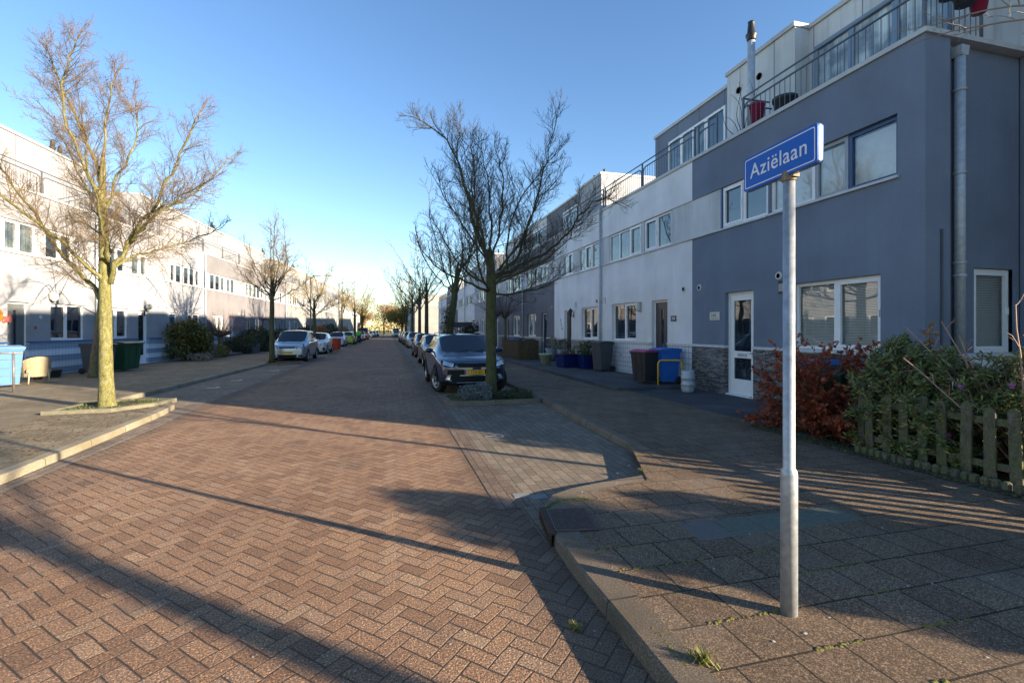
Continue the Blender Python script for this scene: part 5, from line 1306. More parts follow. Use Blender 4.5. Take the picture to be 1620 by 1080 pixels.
# screen of split wood round the bins
def woodscreen(label, loc, L, seed, h=1.05):
    t = thing('split_wood_screen', label, 'fence', loc, 0); rn = random.Random(seed)
    m = MB(); y = 0
    while y < L:
        w = rn.uniform(.05, .09); m.frustum(-.02, .02, y, y + w, -.05, -.018, .018, y + .006, y + w - .004, h + rn.uniform(-.05, .04)); y += w + .008
    m.build('pale_panel', W_brn, t)
    m = MB(); m.box(.022, .05, 0, L, .25, .31); m.box(.022, .05, 0, L, .75, .81); m.build('rail', W_brn, t)
    for yy in (0, L): m = MB(); m.box(-.01, .09, yy - .05, yy + .05, -.05, h + .05); m.build('post', W_brn, t)
    return t
s1 = woodscreen('screen of upright split wood hiding three bins, nearer one', (6.15, 22.4, .15), 3.2, 3, .98)
m = MB(); x = 0; rn = random.Random(8)
while x < 1.0: w = rn.uniform(.05, .09); m.box(x, x + w, -.02, .02, -.05, .98 + rn.uniform(-.05, .04)); x += w + .008
m.build('side_panel', W_brn, s1)
woodscreen('second screen of upright split wood behind the trunk of the near tree', (6.1, 27.4, .1), 4.2, 4, 1.0)

# ---------------------------------------------------------------- planters and pots on the right terrace
M_navy = simple('glossy_navy_glaze', (.008, .02, .11), .25, var=.2)
M_celadon = simple('celadon_glaze', (.36, .44, .30), .35, var=.35, scale=8)
M_zincpot = simple('zinc_planter', (.20, .215, .24), .6, var=.3)
def boxplanter(label, loc, rz, w, d, h, mat, name='planter'):
    t = thing(name, label, 'planter', loc, rz); m = MB()
    m.frustum(-w * .44, w * .44, -d * .44, d * .44, 0, -w / 2, w / 2, -d / 2, d / 2, h); m.build('planter_box', mat, t)
    m = MB(); m.box(-w / 2 - .015, w / 2 + .015, -d / 2 - .015, d / 2 + .015, h, h + .035, skip='t'); m.box(-w / 2 + .02, w / 2 - .02, -d / 2 + .02, d / 2 - .02, h - .02, h + .012); m.build('rim', mat, t)
    return t
boxplanter('glossy navy square planter with withered red flowers, nearer the green pot', (6.85, 17.55, .19), R(12), .78, .62, .48, M_navy)
boxplanter('glossy navy square planter with a leafy shrub, next to the tall dark bin', (7.35, 16.75, .19), R(0), .6, .62, .48, M_navy)
bush('potted_shrub', 'leafy green shrub growing in the right navy planter', (7.35, 16.75, .62), (.42, .4, .3), 700, .11, leafmat('shrub_leaves', [(.05, .09, .02), (.09, .14, .04), (.03, .05, .015)], .45, .2), seed=41, ns=8)
bush('withered_flowers', 'withered reddish flowers in the left navy planter', (6.85, 17.55, .62), (.34, .26, .12), 320, .07, leafmat('withered', [(.25, .05, .03), (.12, .07, .04), (.2, .15, .1)], .8), seed=42, ns=6)
pot('flower_pot', 'pale green glazed pot with a thick rim standing on the terrace edge', (6.45, 19.1, .19), .27, .47, M_celadon)
def topiary(label, loc, r, h, seed):
    t = thing('tall_planter', label, 'planter', loc); m = MB(); m.lathe([(r * .68, 0), (r, h), (r * .92, h), (r * .9, h - .05), (0, h - .05)], 24); m.build('pot', M_zincpot, t)
    m = MB(); rr = random.Random(seed); leaf_cloud(m, 3000, rr, (0, 0, h + r * .75), (r * 1.08, r * 1.08, r * 1.02), .03, .82); m.build('topiary_ball', DKG, t, fix=False); return t
topiary('tall grey planter with a clipped dark ball beside the dark green door, nearer the camera', (7.4, 19.55, .19), .25, .62, 43)
topiary('tall grey planter with clipped dark ball between the split-wood screen and dark green door', (7.5, 21.4, .19), .28, .62, 44)
t_ = thing('slate_nameboard', 'tilted pale slate leaning behind the navy planters', 'board', (7.72, 17.3, .19), R(-90)); m = MB(); m.frustum(-.22, .22, -.13, -.11, .45, -.22, .22, .04, .06, .85); m.build('slate', simple('pale_slate', (.25, .30, .31), .7, var=.3), t_); m = MB(); m.tube([(0, .04, 0), (0, .0, .6)], .015, 5); m.build('stake', M_wood, t_)
# yellow hoop
hp = thing('bicycle_hoop', 'yellow painted tubular hoop in front of the bins', 'bicycle hoop', (6.92, 11.2, .09), R(-17)); m = MB()
c = [(0, 0, 0), (0, 0, .66)] + [(.1 - .1 * math.cos(a), 0, .66 + .1 * math.sin(a)) for a in (PI / 6, PI / 3)] + [(.1, 0, .76), (.52, 0, .76)] + [(.52 + .1 * math.sin(a), 0, .66 + .1 * math.cos(a)) for a in (PI / 6, PI / 3)] + [(.62, 0, .66), (.62, 0, 0)]
m.tube(c, .024, 12); m.build('hoop', simple('yellow_paint', (.62, .36, .02), .4, var=.2, scale=20), hp)
# steel keg
kg = thing('steel_keg', 'small ribbed steel keg standing at the stone base beside the hoop', 'keg', (7.28, 10.42, .1)); m = MB()
m.lathe([(.13, 0), (.15, .02), (.155, .06), (.165, .10), (.16, .17), (.172, .18), (.172, .20), (.16, .21), (.16, .33), (.172, .34), (.172, .36), (.16, .37), (.165, .46), (.155, .49), (.155, .54), (.145, .54), (.145, .50), (0, .49)], 28); m.build('keg_body', M_zinc, kg)
m = MB(); m.lathe([(.03, .49), (.03, .53), (0, .53)], 10); m.build('valve', M_black, kg)

# left-hand things
rk = thing('metal_rack', 'galvanised post with cross bars at the left edge before the pale blue bin', 'rack', (-9.05, 14.6, .08), R(10)); m = MB(); m.tube([(0, 0, 0), (0, 0, 1.02)], .026, 10); m.build('post', simple('dull_rack_metal', (.18, .16, .15), .5, .4, var=.4, scale=20), rk)
m = MB(); [m.tube([(-.75, 0, z), (.14, 0, z)], .008, 6) for z in (.22, .42, .62, .83)]; m.tube([(-.9, 0, 1.0), (.18, 0, 1.0)], .024, 8); m.build('cross_bar', MATS['dull_rack_metal'], rk)
ch = thing('wicker_chair', 'worn beige wicker tub chair with splayed legs beside the pale blue bin', 'chair', (-10.0, 17.0, .1), R(-135)); Mw = brickmat('beige_wicker', (.46, .38, .24), (.58, .48, .32), (.14, .10, .05), .03, .012, .002, axes=('X', 'Z'), grit=.2, bumpd=.004, gs=60)
m = MB(); n = 12
for i in range(n):
    a0 = PI * (-.08 + 1.16 * i / n); a1 = PI * (-.08 + 1.16 * (i + 1) / n); h0_ = .62 + .16 * math.sin(max(0, min(PI, a0))); h1_ = .62 + .16 * math.sin(max(0, min(PI, a1)))
    for rr in (.30, .275): m.quad((rr * math.cos(a0), rr * math.sin(a0), .2), (rr * math.cos(a1), rr * math.sin(a1), .2), (1.1 * rr * math.cos(a1), 1.1 * rr * math.sin(a1), h1_), (1.1 * rr * math.cos(a0), 1.1 * rr * math.sin(a0), h0_))
    m.quad((.3025 * math.cos(a0), .3025 * math.sin(a0), h0_ - (0)), (.3025 * math.cos(a1), .3025 * math.sin(a1), h1_), (.33 * math.cos(a1), .33 * math.sin(a1), h1_ + .001), (.33 * math.cos(a0), .33 * math.sin(a0), h0_ + .001))
m.build('backrest', Mw, ch); m = MB(); m.bevbox(-.27, .27, -.27, .25, .33, .42, .02); m.box(-.27, .27, -.28, -.26, .2, .34); m.build('seat', Mw, ch)
for x, y in ((-.24, -.24), (.24, -.24), (-.2, .22), (.2, .22)): m = MB(); m.tube([(x * 1.15, y * 1.15, 0), (x, y, .4)], .018, 6); m.build('leg', simple('pale_cane', (.42, .36, .26), .6), ch)
pot('flower_pot', 'small terracotta pot at the foot of the striped tiles on the left', (-10.75, 18.35, .1), .14, .24, simple('terracotta', (.24, .07, .035), .8, var=.3), n=16)
pot('flower_pot', 'dark round pot beside the small terracotta pot on the left', (-10.6, 18.9, .1), .17, .26, M_greypot, n=16)
for i, (x, y, l) in enumerate(((-9.1, 35.2, 1.1), (-8.75, 38.8, .9))):
    t_ = boxplanter(('nearer' if i == 0 else 'farther') + ' one of the two dark slatted planter boxes along the left pavement', (x, y, .1), RZL, 1.6, l, .62, simple('dark_slats', (.05, .055, .07), .7, var=.4, scale=14))
t_ = thing('garden_gate', 'low pale blue metal gate with thin bars behind the pollarded red tree', 'gate', (-10.3, 31.6, .1), RZL); m = MB()
for k in range(12): m.tube([(k * .13 - .4, 0, .1), (k * .13 - .4, 0, 1.05)], .012, 5)
m.tube([(-.4, 0, 1.05), (1.03, 0, 1.05)], .018, 6); m.tube([(-.4, 0, .15), (1.03, 0, .15)], .018, 6); m.build('bars', simple('pale_blue_metal', (.25, .38, .55), .4), t_)
t_ = thing('garden_wall', 'low dark stone edging of the bed by the pollarded red tree', 'low wall', (-9.5, 32.0, .1), RZL); m = MB(); m.bevbox(-1.3, .9, 0, .5, -.02, .16, .02); m.build('edging_stone', simple('dark_stone', (.06, .06, .06), .8, var=.3), t_)

# lamp posts
def lamppost(label, loc, rz, h=6.2):
    t = thing('street_lamp', label, 'street lamp', loc, rz, 'street lamps'); m = MB(); m.lathe([(.09, -.1), (.09, 1.1), (.06, 1.25), (.05, h)], 12); m.tube([(0, 0, h - .1), (.3, 0, h + .1), (1.1, 0, h + .2)], .03, 8); m.build('pole', simple('lamp_post_grey', (.11, .12, .12), .5, .3), t)
    m = MB(); m.frustum(1.0, 1.65, -.13, .13, h + .13, 1.05, 1.6, -.08, .08, h + .26); l = m.build('lamp_head', simple('lamp_head_grey', (.3, .31, .32), .5), t)
    m = MB(); m.box(1.08, 1.55, -.09, .09, h + .115, h + .13); m.build('lamp_glass', simple('lamp_glass', (.4, .4, .38), .2), l); return t
lamppost('grey street lamp with an arm over the road, left side behind the silver people carrier', (-5.9, 40.0, .09), 0, 5.7)
lamppost('grey street lamp on the left pavement near the green hatchback', (-5.6, 59, .09), 0, 7)
lamppost('grey street lamp far along the right pavement against the cream gable', (3.6, 56, .09), R(180), 7)
lamppost('farthest grey street lamp on the right pavement', (3.6, 82, .09), R(180), 7)
# dark enclosed trailer-like cabinet on the right pavement
t_ = thing('bin_store', 'low dark open shelter roof behind the taupe and dark red cars', 'shelter', (4.0, 33.2, .1)); m = MB(); m.box(0, 1.7, 0, 2.4, 1.75, 2.1); m.build('roof', M_dark, t_)
for x, y in ((.05, .05), (1.6, .05), (.05, 2.3), (1.6, 2.3)): m = MB(); m.box(x, x + .06, y, y + .06, 0, 1.75); m.build('post', M_dark, t_)
# low white garden panel fence on the right
for i, (y0, lab) in enumerate(((32.5, 'low white panelled fence by the right facades behind the near tree trunk'), (38.5, 'low white panelled fence farther along the right facades'))):
    t_ = thing('garden_fence', lab, 'fence', (5.9, y0, .1)); m = MB()
    for k in range(12): m.box(-.015, .015, k * .3, k * .3 + .24, 0, 1.05)
    m.build('panel', simple('white_fence_paint', (.55, .56, .58), .6), t_); m = MB(); m.box(.016, .05, 0, 3.6, .8, .86); m.box(.016, .05, 0, 3.6, .2, .26); m.build('rail', MATS['white_fence_paint'], t_)

# ---------------------------------------------------------------- cars
M_carglass = glassmat('car_glass', (.006, .010, .016), 1.7, .02)
M_trim = simple('black_car_trim', (.010, .010, .012), .6, Specular_IOR_Level=.2)
M_alloy = simple('alloy_rim', (.48, .49, .5), .3, .8, var=.1)
M_plateY = simple('yellow_plate', (.80, .42, .01), .4, var=.04)
M_euro = simple('plate_blue_band', (.01, .05, .4), .4)
M_lampc = simple('headlight_chrome', (.62, .66, .70), .12, .6, var=.4, scale=30)
M_lampr = simple('tail_light_red', (.40, .01, .01), .2)
M_chrome = simple('chrome', (.65, .67, .7), .12, 1.)
def car_cage(S):
    """control cage of the body: list of stations, each a half ring of 9 (x, z)"""
    L, W, H = S['L'], S['W'] / 2, S['H']; hz, bz, cz = S['hood'], S['belt'], S['clear']; cw, rf, rr, tw = S['cowl'], S['roof0'], S['roof1'], S['tail']; rw = S.get('roofw', .78) * W
    def low(hw, zb, zs, q=1.): return [(0, zb), (hw * .86, zb), (hw * .97, zb + .10), (hw * 1.0, zb + (zs - zb) * .55), (hw * .985 * q, zs)]
    def hood(y, hw, zb, zs, zt): return y, low(hw, zb, zs) + [(hw * .93, zs + (zt - zs) * .55), (hw * .78, zt), (hw * .5, zt + .015), (0, zt + .022)]
    def cab(y, hw, zs, gb, zt, rwid, zg): return y, low(hw, cz, zs) + [(hw * .955, gb), (rwid, zg), (rwid * .86, zt - .012), (0, zt + .02)]
    st = []
    st.append(hood(.0, W * .74, cz + .06, hz * .70, hz * .76)); st.append(hood(.05, W * .86, cz + .03, hz * .74, hz * .82)); st.append(hood(.28, W * .965, cz, hz * .84, hz * .93))
    st.append(hood(.75, W, cz, hz * .93, hz * .985)); st.append(hood(cw, W, cz, bz * .97, hz * 1.04))
    n0 = len(st)                                             # screen between n0-1 and n0
    st.append(cab(rf, W, bz, bz + .03, H - .02, rw, H - .11))
    mid = rf + (rr - rf) * S.get('bp', .36)
    st.append(cab(mid, W, bz + .01, bz + .035, H, rw, H - .09)); st.append(cab(mid + .10, W, bz + .01, bz + .035, H, rw, H - .09))
    st.append(cab(mid + (rr - mid) * .72, W, bz + .02, bz + .045, H - .01, rw, H - .10)); st.append(cab(mid + (rr - mid) * .72 + .08, W, bz + .02, bz + .045, H - .01, rw, H - .10))
    st.append(cab(rr, W * .985, bz + .03, bz + .06, H - .05, rw * .93, H - .14))
    tz = S['tailz']
    if S['shape'] == 'saloon': st.append(hood(tw, W * .97, cz, tz * .95, tz)); st.append(hood(L - .25, W * .95, cz + .01, tz * .94, tz)); st.append(hood(L - .04, W * .86, cz + .04, tz * .86, tz * .95)); st.append(hood(L, W * .76, cz + .08, tz * .75, tz * .85))
    else: st.append(hood(tw, W * .95, cz, tz * .96, tz)); st.append(hood(L - .07, W * .90, cz + .03, tz * .80, tz * .88)); st.append(hood(L, W * .80, cz + .06, tz * .62, tz * .70))
    return st, n0
def make_body(S, paintm):
    st, n0 = car_cage(S); ns = len(st); V = []; F = []; MI = []
    for y, ring in st:
        for (x, z) in ring: V.append((x, y, z))
        for (x, z) in ring[1:8][::-1]: V.append((-x, y, z))
    N = 16
    for i in range(ns - 1):
        for j in range(N):
            a, b = i * N + j, i * N + (j + 1) % N; F.append((a, b, b + N, a + N))
            jj = j if j < 8 else 15 - j          # column index 0..7
            mi = 0
            if jj == 0: mi = 1
            elif jj == 1 and S.get('clad'): mi = 1
            elif jj == 1: mi = 0
            if i == n0 - 1 and jj in (6, 7): mi = 2
            if jj == 5:
                if i in (n0, n0 + 2): mi = 3
                if i in (n0 + 1, n0 + 3): mi = 1
                if i == n0 + 4: mi = 3
            if i == n0 + 5 and jj in (6, 7): mi = 4
            MI.append(mi)
    F.append(tuple(range(N))[::-1]); MI.append(0); F.append(tuple((ns - 1) * N + k for k in range(N))); MI.append(0)
    me = bpy.data.meshes.new('cage'); me.from_pydata(V, [], F); 
    for mt in (paintm, M_trim, M_carglass, M_carglass, M_carglass): me.materials.append(mt)
    me.polygons.foreach_set('material_index', MI)
    cr = me.attributes.new('crease_edge', 'FLOAT', 'EDGE'); fm = {}
    for p in me.polygons:
        for e in p.edge_keys: fm.setdefault(tuple(sorted(e)), []).append(p.material_index)
    for e in me.edges:
        ms = fm[tuple(sorted(e.vertices))]; j0, j1 = e.vertices[0] % N, e.vertices[1] % N; i0 = e.vertices[0] // N
        v = 0.
        if len(set(ms)) > 1: v = .85
        elif j0 == j1 and j0 in (4, 12): v = .35
        elif j0 == j1 and j0 in (1, 15): v = .5
        cr.data[e.index].value = v
    o = bpy.data.objects.new('tmp', me); COL.objects.link(o)
    ss = o.modifiers.new('s', 'SUBSURF'); ss.levels = ss.render_levels = 2
    me2 = evaluated(o); o.modifiers.clear(); o.data = me2
    bm = bmesh.new(); bm.from_mesh(me2); bmesh.ops.recalc_face_normals(bm, faces=bm.faces); bm.to_mesh(me2); bm.free()
    # wheel arches
    wr = S['wr'] + .045; cuts = []
    for yy in S['axles']:
        for s in (-1, 1):
            c = MB(); c.lathe([(.0, 0), (wr, 0), (wr, .34), (0, .34)], 28, (yy, S['wr']), axis='x', smooth=False, mi=1)
            c.v = [(v[0] * s + s * (S['W'] / 2 - .27), v[1], v[2]) for v in c.v]
            co_ = c.build('cut', [paintm, M_trim]); cuts.append(co_)
            md = o.modifiers.new('b', 'BOOLEAN'); md.operation = 'DIFFERENCE'; md.object = co_; md.solver = 'EXACT'
    me3 = evaluated(o)
    for c in cuts: bpy.data.objects.remove(c)
    bpy.data.objects.remove(o); return me3
def split_mesh(me, groups, mats):
    out = []
    for idxs in groups:
        bm = bmesh.new(); bm.from_mesh(me); bmesh.ops.delete(bm, geom=[f for f in bm.faces if f.material_index not in idxs], context='FACES')
        m2 = bpy.data.meshes.new('m'); 
        for i, f in enumerate(bm.faces): f.smooth = True; 
        if idxs == (0, 1):
            pass
        else:
            for f in bm.faces: f.material_index = 0
        bm.to_mesh(m2); bm.free()
        for mt in (mats if idxs == (0, 1) else [M_carglass]): m2.materials.append(mt)
        out.append(m2)
    return out
def patch(bvh, quad, axis, mat, name, par, off=.006, nx=8, nz=5, side=1):
    """conformal thin panel: quad = 4 (u, z) corners, projected on the body along axis ('front','rear','side')"""
    m = MB(); G_ = []
    (a, b, c, d) = quad
    for i in range(nz + 1):
        row = []
        for j in range(nx + 1):
            s, t = j / nx, i / nz
            u = (a[0] * (1 - s) + b[0] * s) * (1 - t) + (d[0] * (1 - s) + c[0] * s) * t; z = (a[1] * (1 - s) + b[1] * s) * (1 - t) + (d[1] * (1 - s) + c[1] * s) * t
            if axis == 'front': o, di = Vector((u, -2, z)), Vector((0, 1, 0))
            elif axis == 'rear': o, di = Vector((u, 9, z)), Vector((0, -1, 0))
            else: o, di = Vector((side * 3, u, z)), Vector((-side, 0, 0))
            h = bvh.ray_cast(o, di); row.append((h[0] + h[1] * off * (1 if h[1].dot(di) < 0 else -1)) if h[0] is not None else None)
        G_.append(row)
    for i in range(nz):
        for j in range(nx):
            q = [G_[i][j], G_[i][j + 1], G_[i + 1][j + 1], G_[i + 1][j]]
            if any(p is None for p in q): continue
            m.quad(*[tuple(p) for p in q]); m.sm[-1] = True
    if not m.f: return None
    return m.build(name, mat, par, fix=False)
def wheel(par, x, y, r, side, style=5, rimm=None, w=.2):
    m = MB(); m.lathe([(r * .66, x - w / 2), (r * .93, x - w / 2), (r, x - w / 2 + .03), (r, x + w / 2 - .03), (r * .93, x + w / 2), (r * .66, x + w / 2)], 32, (y, r), axis='x', caps=False); t = m.build('tyre', M_rubber, par)
    xo = x + side * (w / 2 - .012); xi = xo - side * .05
    m = MB(); m.lathe([(r * .67, xi), (r * .68, xo), (r * .62, xo), (r * .6, xi)], 32, (y, r), axis='x', caps=False)
    m.lathe([(0, xo - side * .005), (r * .13, xo - side * .008), (r * .15, xi)], 12, (y, r), axis='x', caps=False)
    for k in range(style):
        a = 2 * PI * k / style + .3; ca, sa = math.cos(a), math.sin(a)
        for dw in ((-.10, -.03), (.03, .10)) if style == 5 else ((-.05, .05),):
            p = lambda rr, q: (y + (rr * ca - q * sa) * r, r + (rr * sa + q * ca) * r)
            k0 = [(xi + side * .012, *p(.10, dw[0] * .6)), (xi + side * .012, *p(.10, dw[1] * .6)), (xo - side * .01, *p(.64, dw[1] * 1.5)), (xo - side * .01, *p(.64, dw[0] * 1.5))]
            m.quad(*k0); m.quad(*[(q[0] - side * .02, q[1], q[2]) for q in k0])
    rm = m.build('rim', rimm or M_alloy, par)
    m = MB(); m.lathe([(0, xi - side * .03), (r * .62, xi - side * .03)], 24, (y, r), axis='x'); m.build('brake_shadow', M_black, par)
    return t
CARS = {}
def side_split(me):
    out = []
    for s in (-1, 1):
        bm = bmesh.new(); bm.from_mesh(me); bmesh.ops.delete(bm, geom=[f for f in bm.faces if f.calc_center_median().x * s < 0], context='FACES')
        m2 = bpy.data.meshes.new('side'); bm.to_mesh(m2); bm.free(); m2.materials.append(M_carglass); out.append(m2)
    return out
def car(kind, label, loc, rz, col, plate=None, S=None, detail=2, group='cars parked along the kerbs', metal=.35, name='parked_car', steer=0):
    S = S or SP[kind]; key = kind + str(col); pm = paint('car_paint_%s_%d' % (kind, len(MATS)), col, metal)
    t = thing(name, label, 'car', loc, rz, group)
    if kind not in CARS:
        me = make_body(S, pm); b, ws, sg, rg = split_mesh(me, [(0, 1), (2,), (3,), (4,)], [pm, M_trim])
        sg = side_split(sg); CARS[kind] = (b, ws, sg, rg, BVHTree.FromPolygons([v.co for v in me.vertices], [tuple(p.vertices) for p in me.polygons]))
    b, ws, sg, rg, bvh = CARS[kind]
    bo = bpy.data.objects.new('body', b); COL.objects.link(bo); bo.parent = t
    bo.material_slots[0].link = 'OBJECT'; bo.material_slots[0].material = pm
    for nm, me in (('windscreen', ws), ('side_window', sg[0]), ('side_window', sg[1]), ('rear_window', rg)):
        o = bpy.data.objects.new(nm, me); COL.objects.link(o); o.parent = t
    W2 = S['W'] / 2
    for i, yy in enumerate(S['axles']):
        for s in (-1, 1):
            wt = bpy.data.objects.new('wheel', None); COL.objects.link(wt); wt.parent = t; wheel(wt, s * (W2 - .115), yy, S['wr'], s, S.get('spokes', 5))
            if steer and i == 0: c_ = Vector((s * (W2 - .115), yy, 0)); wt.rotation_euler = (0, 0, R(steer)); wt.location = c_ - Matrix.Rotation(R(steer), 3, 'Z') @ c_
    hz = S['hood']; c = S['clear']
    fr = detail > 0
    for s in (-1, 1):
        q = S['lamp']; patch(bvh, [(s * q[0], q[1]), (s * q[2], q[3]), (s * q[4], q[5]), (s * q[6], q[7])], 'front', M_trim, 'headlight', t, .004, 10, 6)
        cx = sum(q[0::2]) / 4; cz_ = sum(q[1::2]) / 4; f = .76
        patch(bvh, [(s * (cx + (q[i] - cx) * f), cz_ + (q[i + 1] - cz_) * f) for i in (0, 2, 4, 6)], 'front', M_lampc, 'headlight_lens', t, .012, 10, 6)
        q = S['tlamp']; patch(bvh, [(s * q[0], q[1]), (s * q[2], q[3]), (s * q[4], q[5]), (s * q[6], q[7])], 'rear', M_lampr, 'tail_light', t, .006, 4, 6)
    for q in S['grille']: patch(bvh, [(q[0], q[2]), (q[1], q[2]), (q[1] * q[4], q[3]), (q[0] * q[4], q[3])], 'front', M_trim if len(q) < 6 else q[5], 'grille', t, .005 if len(q) < 6 else .012, 12, 4)
    if S.get('badge'): bz = S['badge']; m = MB(); m.lathe([(0, -.03), (.055, -.03), (.06, .02), (0, .02)], 16, (0, bz), axis='y'); o = m.build('badge', M_chrome, t); h = bvh.ray_cast(Vector((0, -2, bz)), Vector((0, 1, 0))); o.location.y = h[0].y; o.scale = (1.2, 1, .7)
    if plate is not None:
        pz = S['plate']; h = bvh.ray_cast(Vector((0, -2, pz)), Vector((0, 1, 0))); py = h[0].y - .022
        m = MB(); m.box(-.26, .26, py, py + .05, pz - .055, pz + .055); p = m.build('number_plate', M_plateY, t)
        m = MB(); m.box(-.257, -.215, py - .002, py, pz - .05, pz + .05); m.build('euro_band', M_euro, p)
        if plate: textmesh('plate_text', plate, .105, M_ink, p, (.02, py - .001, pz), (R(90), 0, 0), .0006)
    if detail:
        pz = S['tailz'] * .62; h = bvh.ray_cast(Vector((0, 9, pz)), Vector((0, -1, 0))); py = h[0].y + .01
        m = MB(); m.box(-.26, .26, py - .03, py + .01, pz - .055, pz + .055); m.build('number_plate', M_plateY, t)
        for s in (-1, 1):
            my = S['cowl'] + .42; m = MB(); x0 = W2 * .93
            m.tube([(s * x0, my + .03, S['belt'] + .03), (s * (x0 + .1), my, S['belt'] + .06)], .022, 6)
            k = len(m.v); m.lathe([(0.0, my - .10), (.06, my - .085), (.085, my - .03), (.088, my + .04), (.0, my + .045)], 12, (s * (x0 + .15), S['belt'] + .09), axis='y')
            m.v = m.v[:k] + [(s * (x0 + .15) + (v[0] - s * (x0 + .15)) * 1.35, v[1], S['belt'] + .09 + (v[2] - S['belt'] - .09) * .85) for v in m.v[k:]]
            m.build('wing_mirror', pm, t)
    if detail > 1:
        for s in (-1, 1):
            st, n0 = car_cage(S); ym = st[n0 + 1][0]
            for yy in (S['cowl'] + .12, ym + .05, st[n0 + 3][0] + .02):
                patch(bvh, [(yy, c + .16), (yy + .009, c + .16), (yy + .009, S['belt'] - .01), (yy, S['belt'] - .01)], 'side', M_black, 'door_seam', t, .002, 1, 8, s)
            for yy in (ym - .16, st[n0 + 3][0] - .14): patch(bvh, [(yy - .09, S['belt'] - .14), (yy + .09, S['belt'] - .135), (yy + .09, S['belt'] - .11), (yy - .09, S['belt'] - .115)], 'side', pm if kind != 'suv' else M_chrome, 'door_handle', t, .02, 4, 2, s)
        m = MB(); bx = S['W'] * .34
        for s in (-.62, .08): m.tube([(s * bx, S['cowl'] - .02, hz * 1.05), (s * bx + .42, S['cowl'] + .09, hz * 1.12)], .009, 5)
        m.build('wiper', M_black, t)
    if S.get('rails'):
        for s in (-1, 1): m = MB(); x = s * W2 * .70; m.tube([(x, S['roof0'] + .15, S['H'] - .03), (x, S['roof0'] + .3, S['H'] + .035), (x, S['roof1'] - .35, S['H'] + .03), (x, S['roof1'] - .15, S['H'] - .05)], .014, 6); m.build('roof_rail', M_alloy if kind == 'suv' else M_black, t)
    if S.get('clad'):
        for s in (-1, 1):
            for yy in S['axles']:
                m = MB(); R0 = S['wr'] + .04
                for k in range(16):
                    a0, a1 = PI * (-.02 + 1.04 * k / 16), PI * (-.02 + 1.04 * (k + 1) / 16); g = lambda a, rr, x: (s * x, yy + rr * math.cos(a), S['wr'] + rr * math.sin(a))
                    m.quad(g(a0, R0, W2 + .006), g(a1, R0, W2 + .006), g(a1, R0 + .06, W2 + .002), g(a0, R0 + .06, W2 + .002)); m.quad(g(a0, R0 + .06, W2 + .002), g(a1, R0 + .06, W2 + .002), g(a1, R0 + .06, W2 - .05), g(a0, R0 + .06, W2 - .05))
                m.build('arch_trim', M_trim, t, fix=False)
    return t
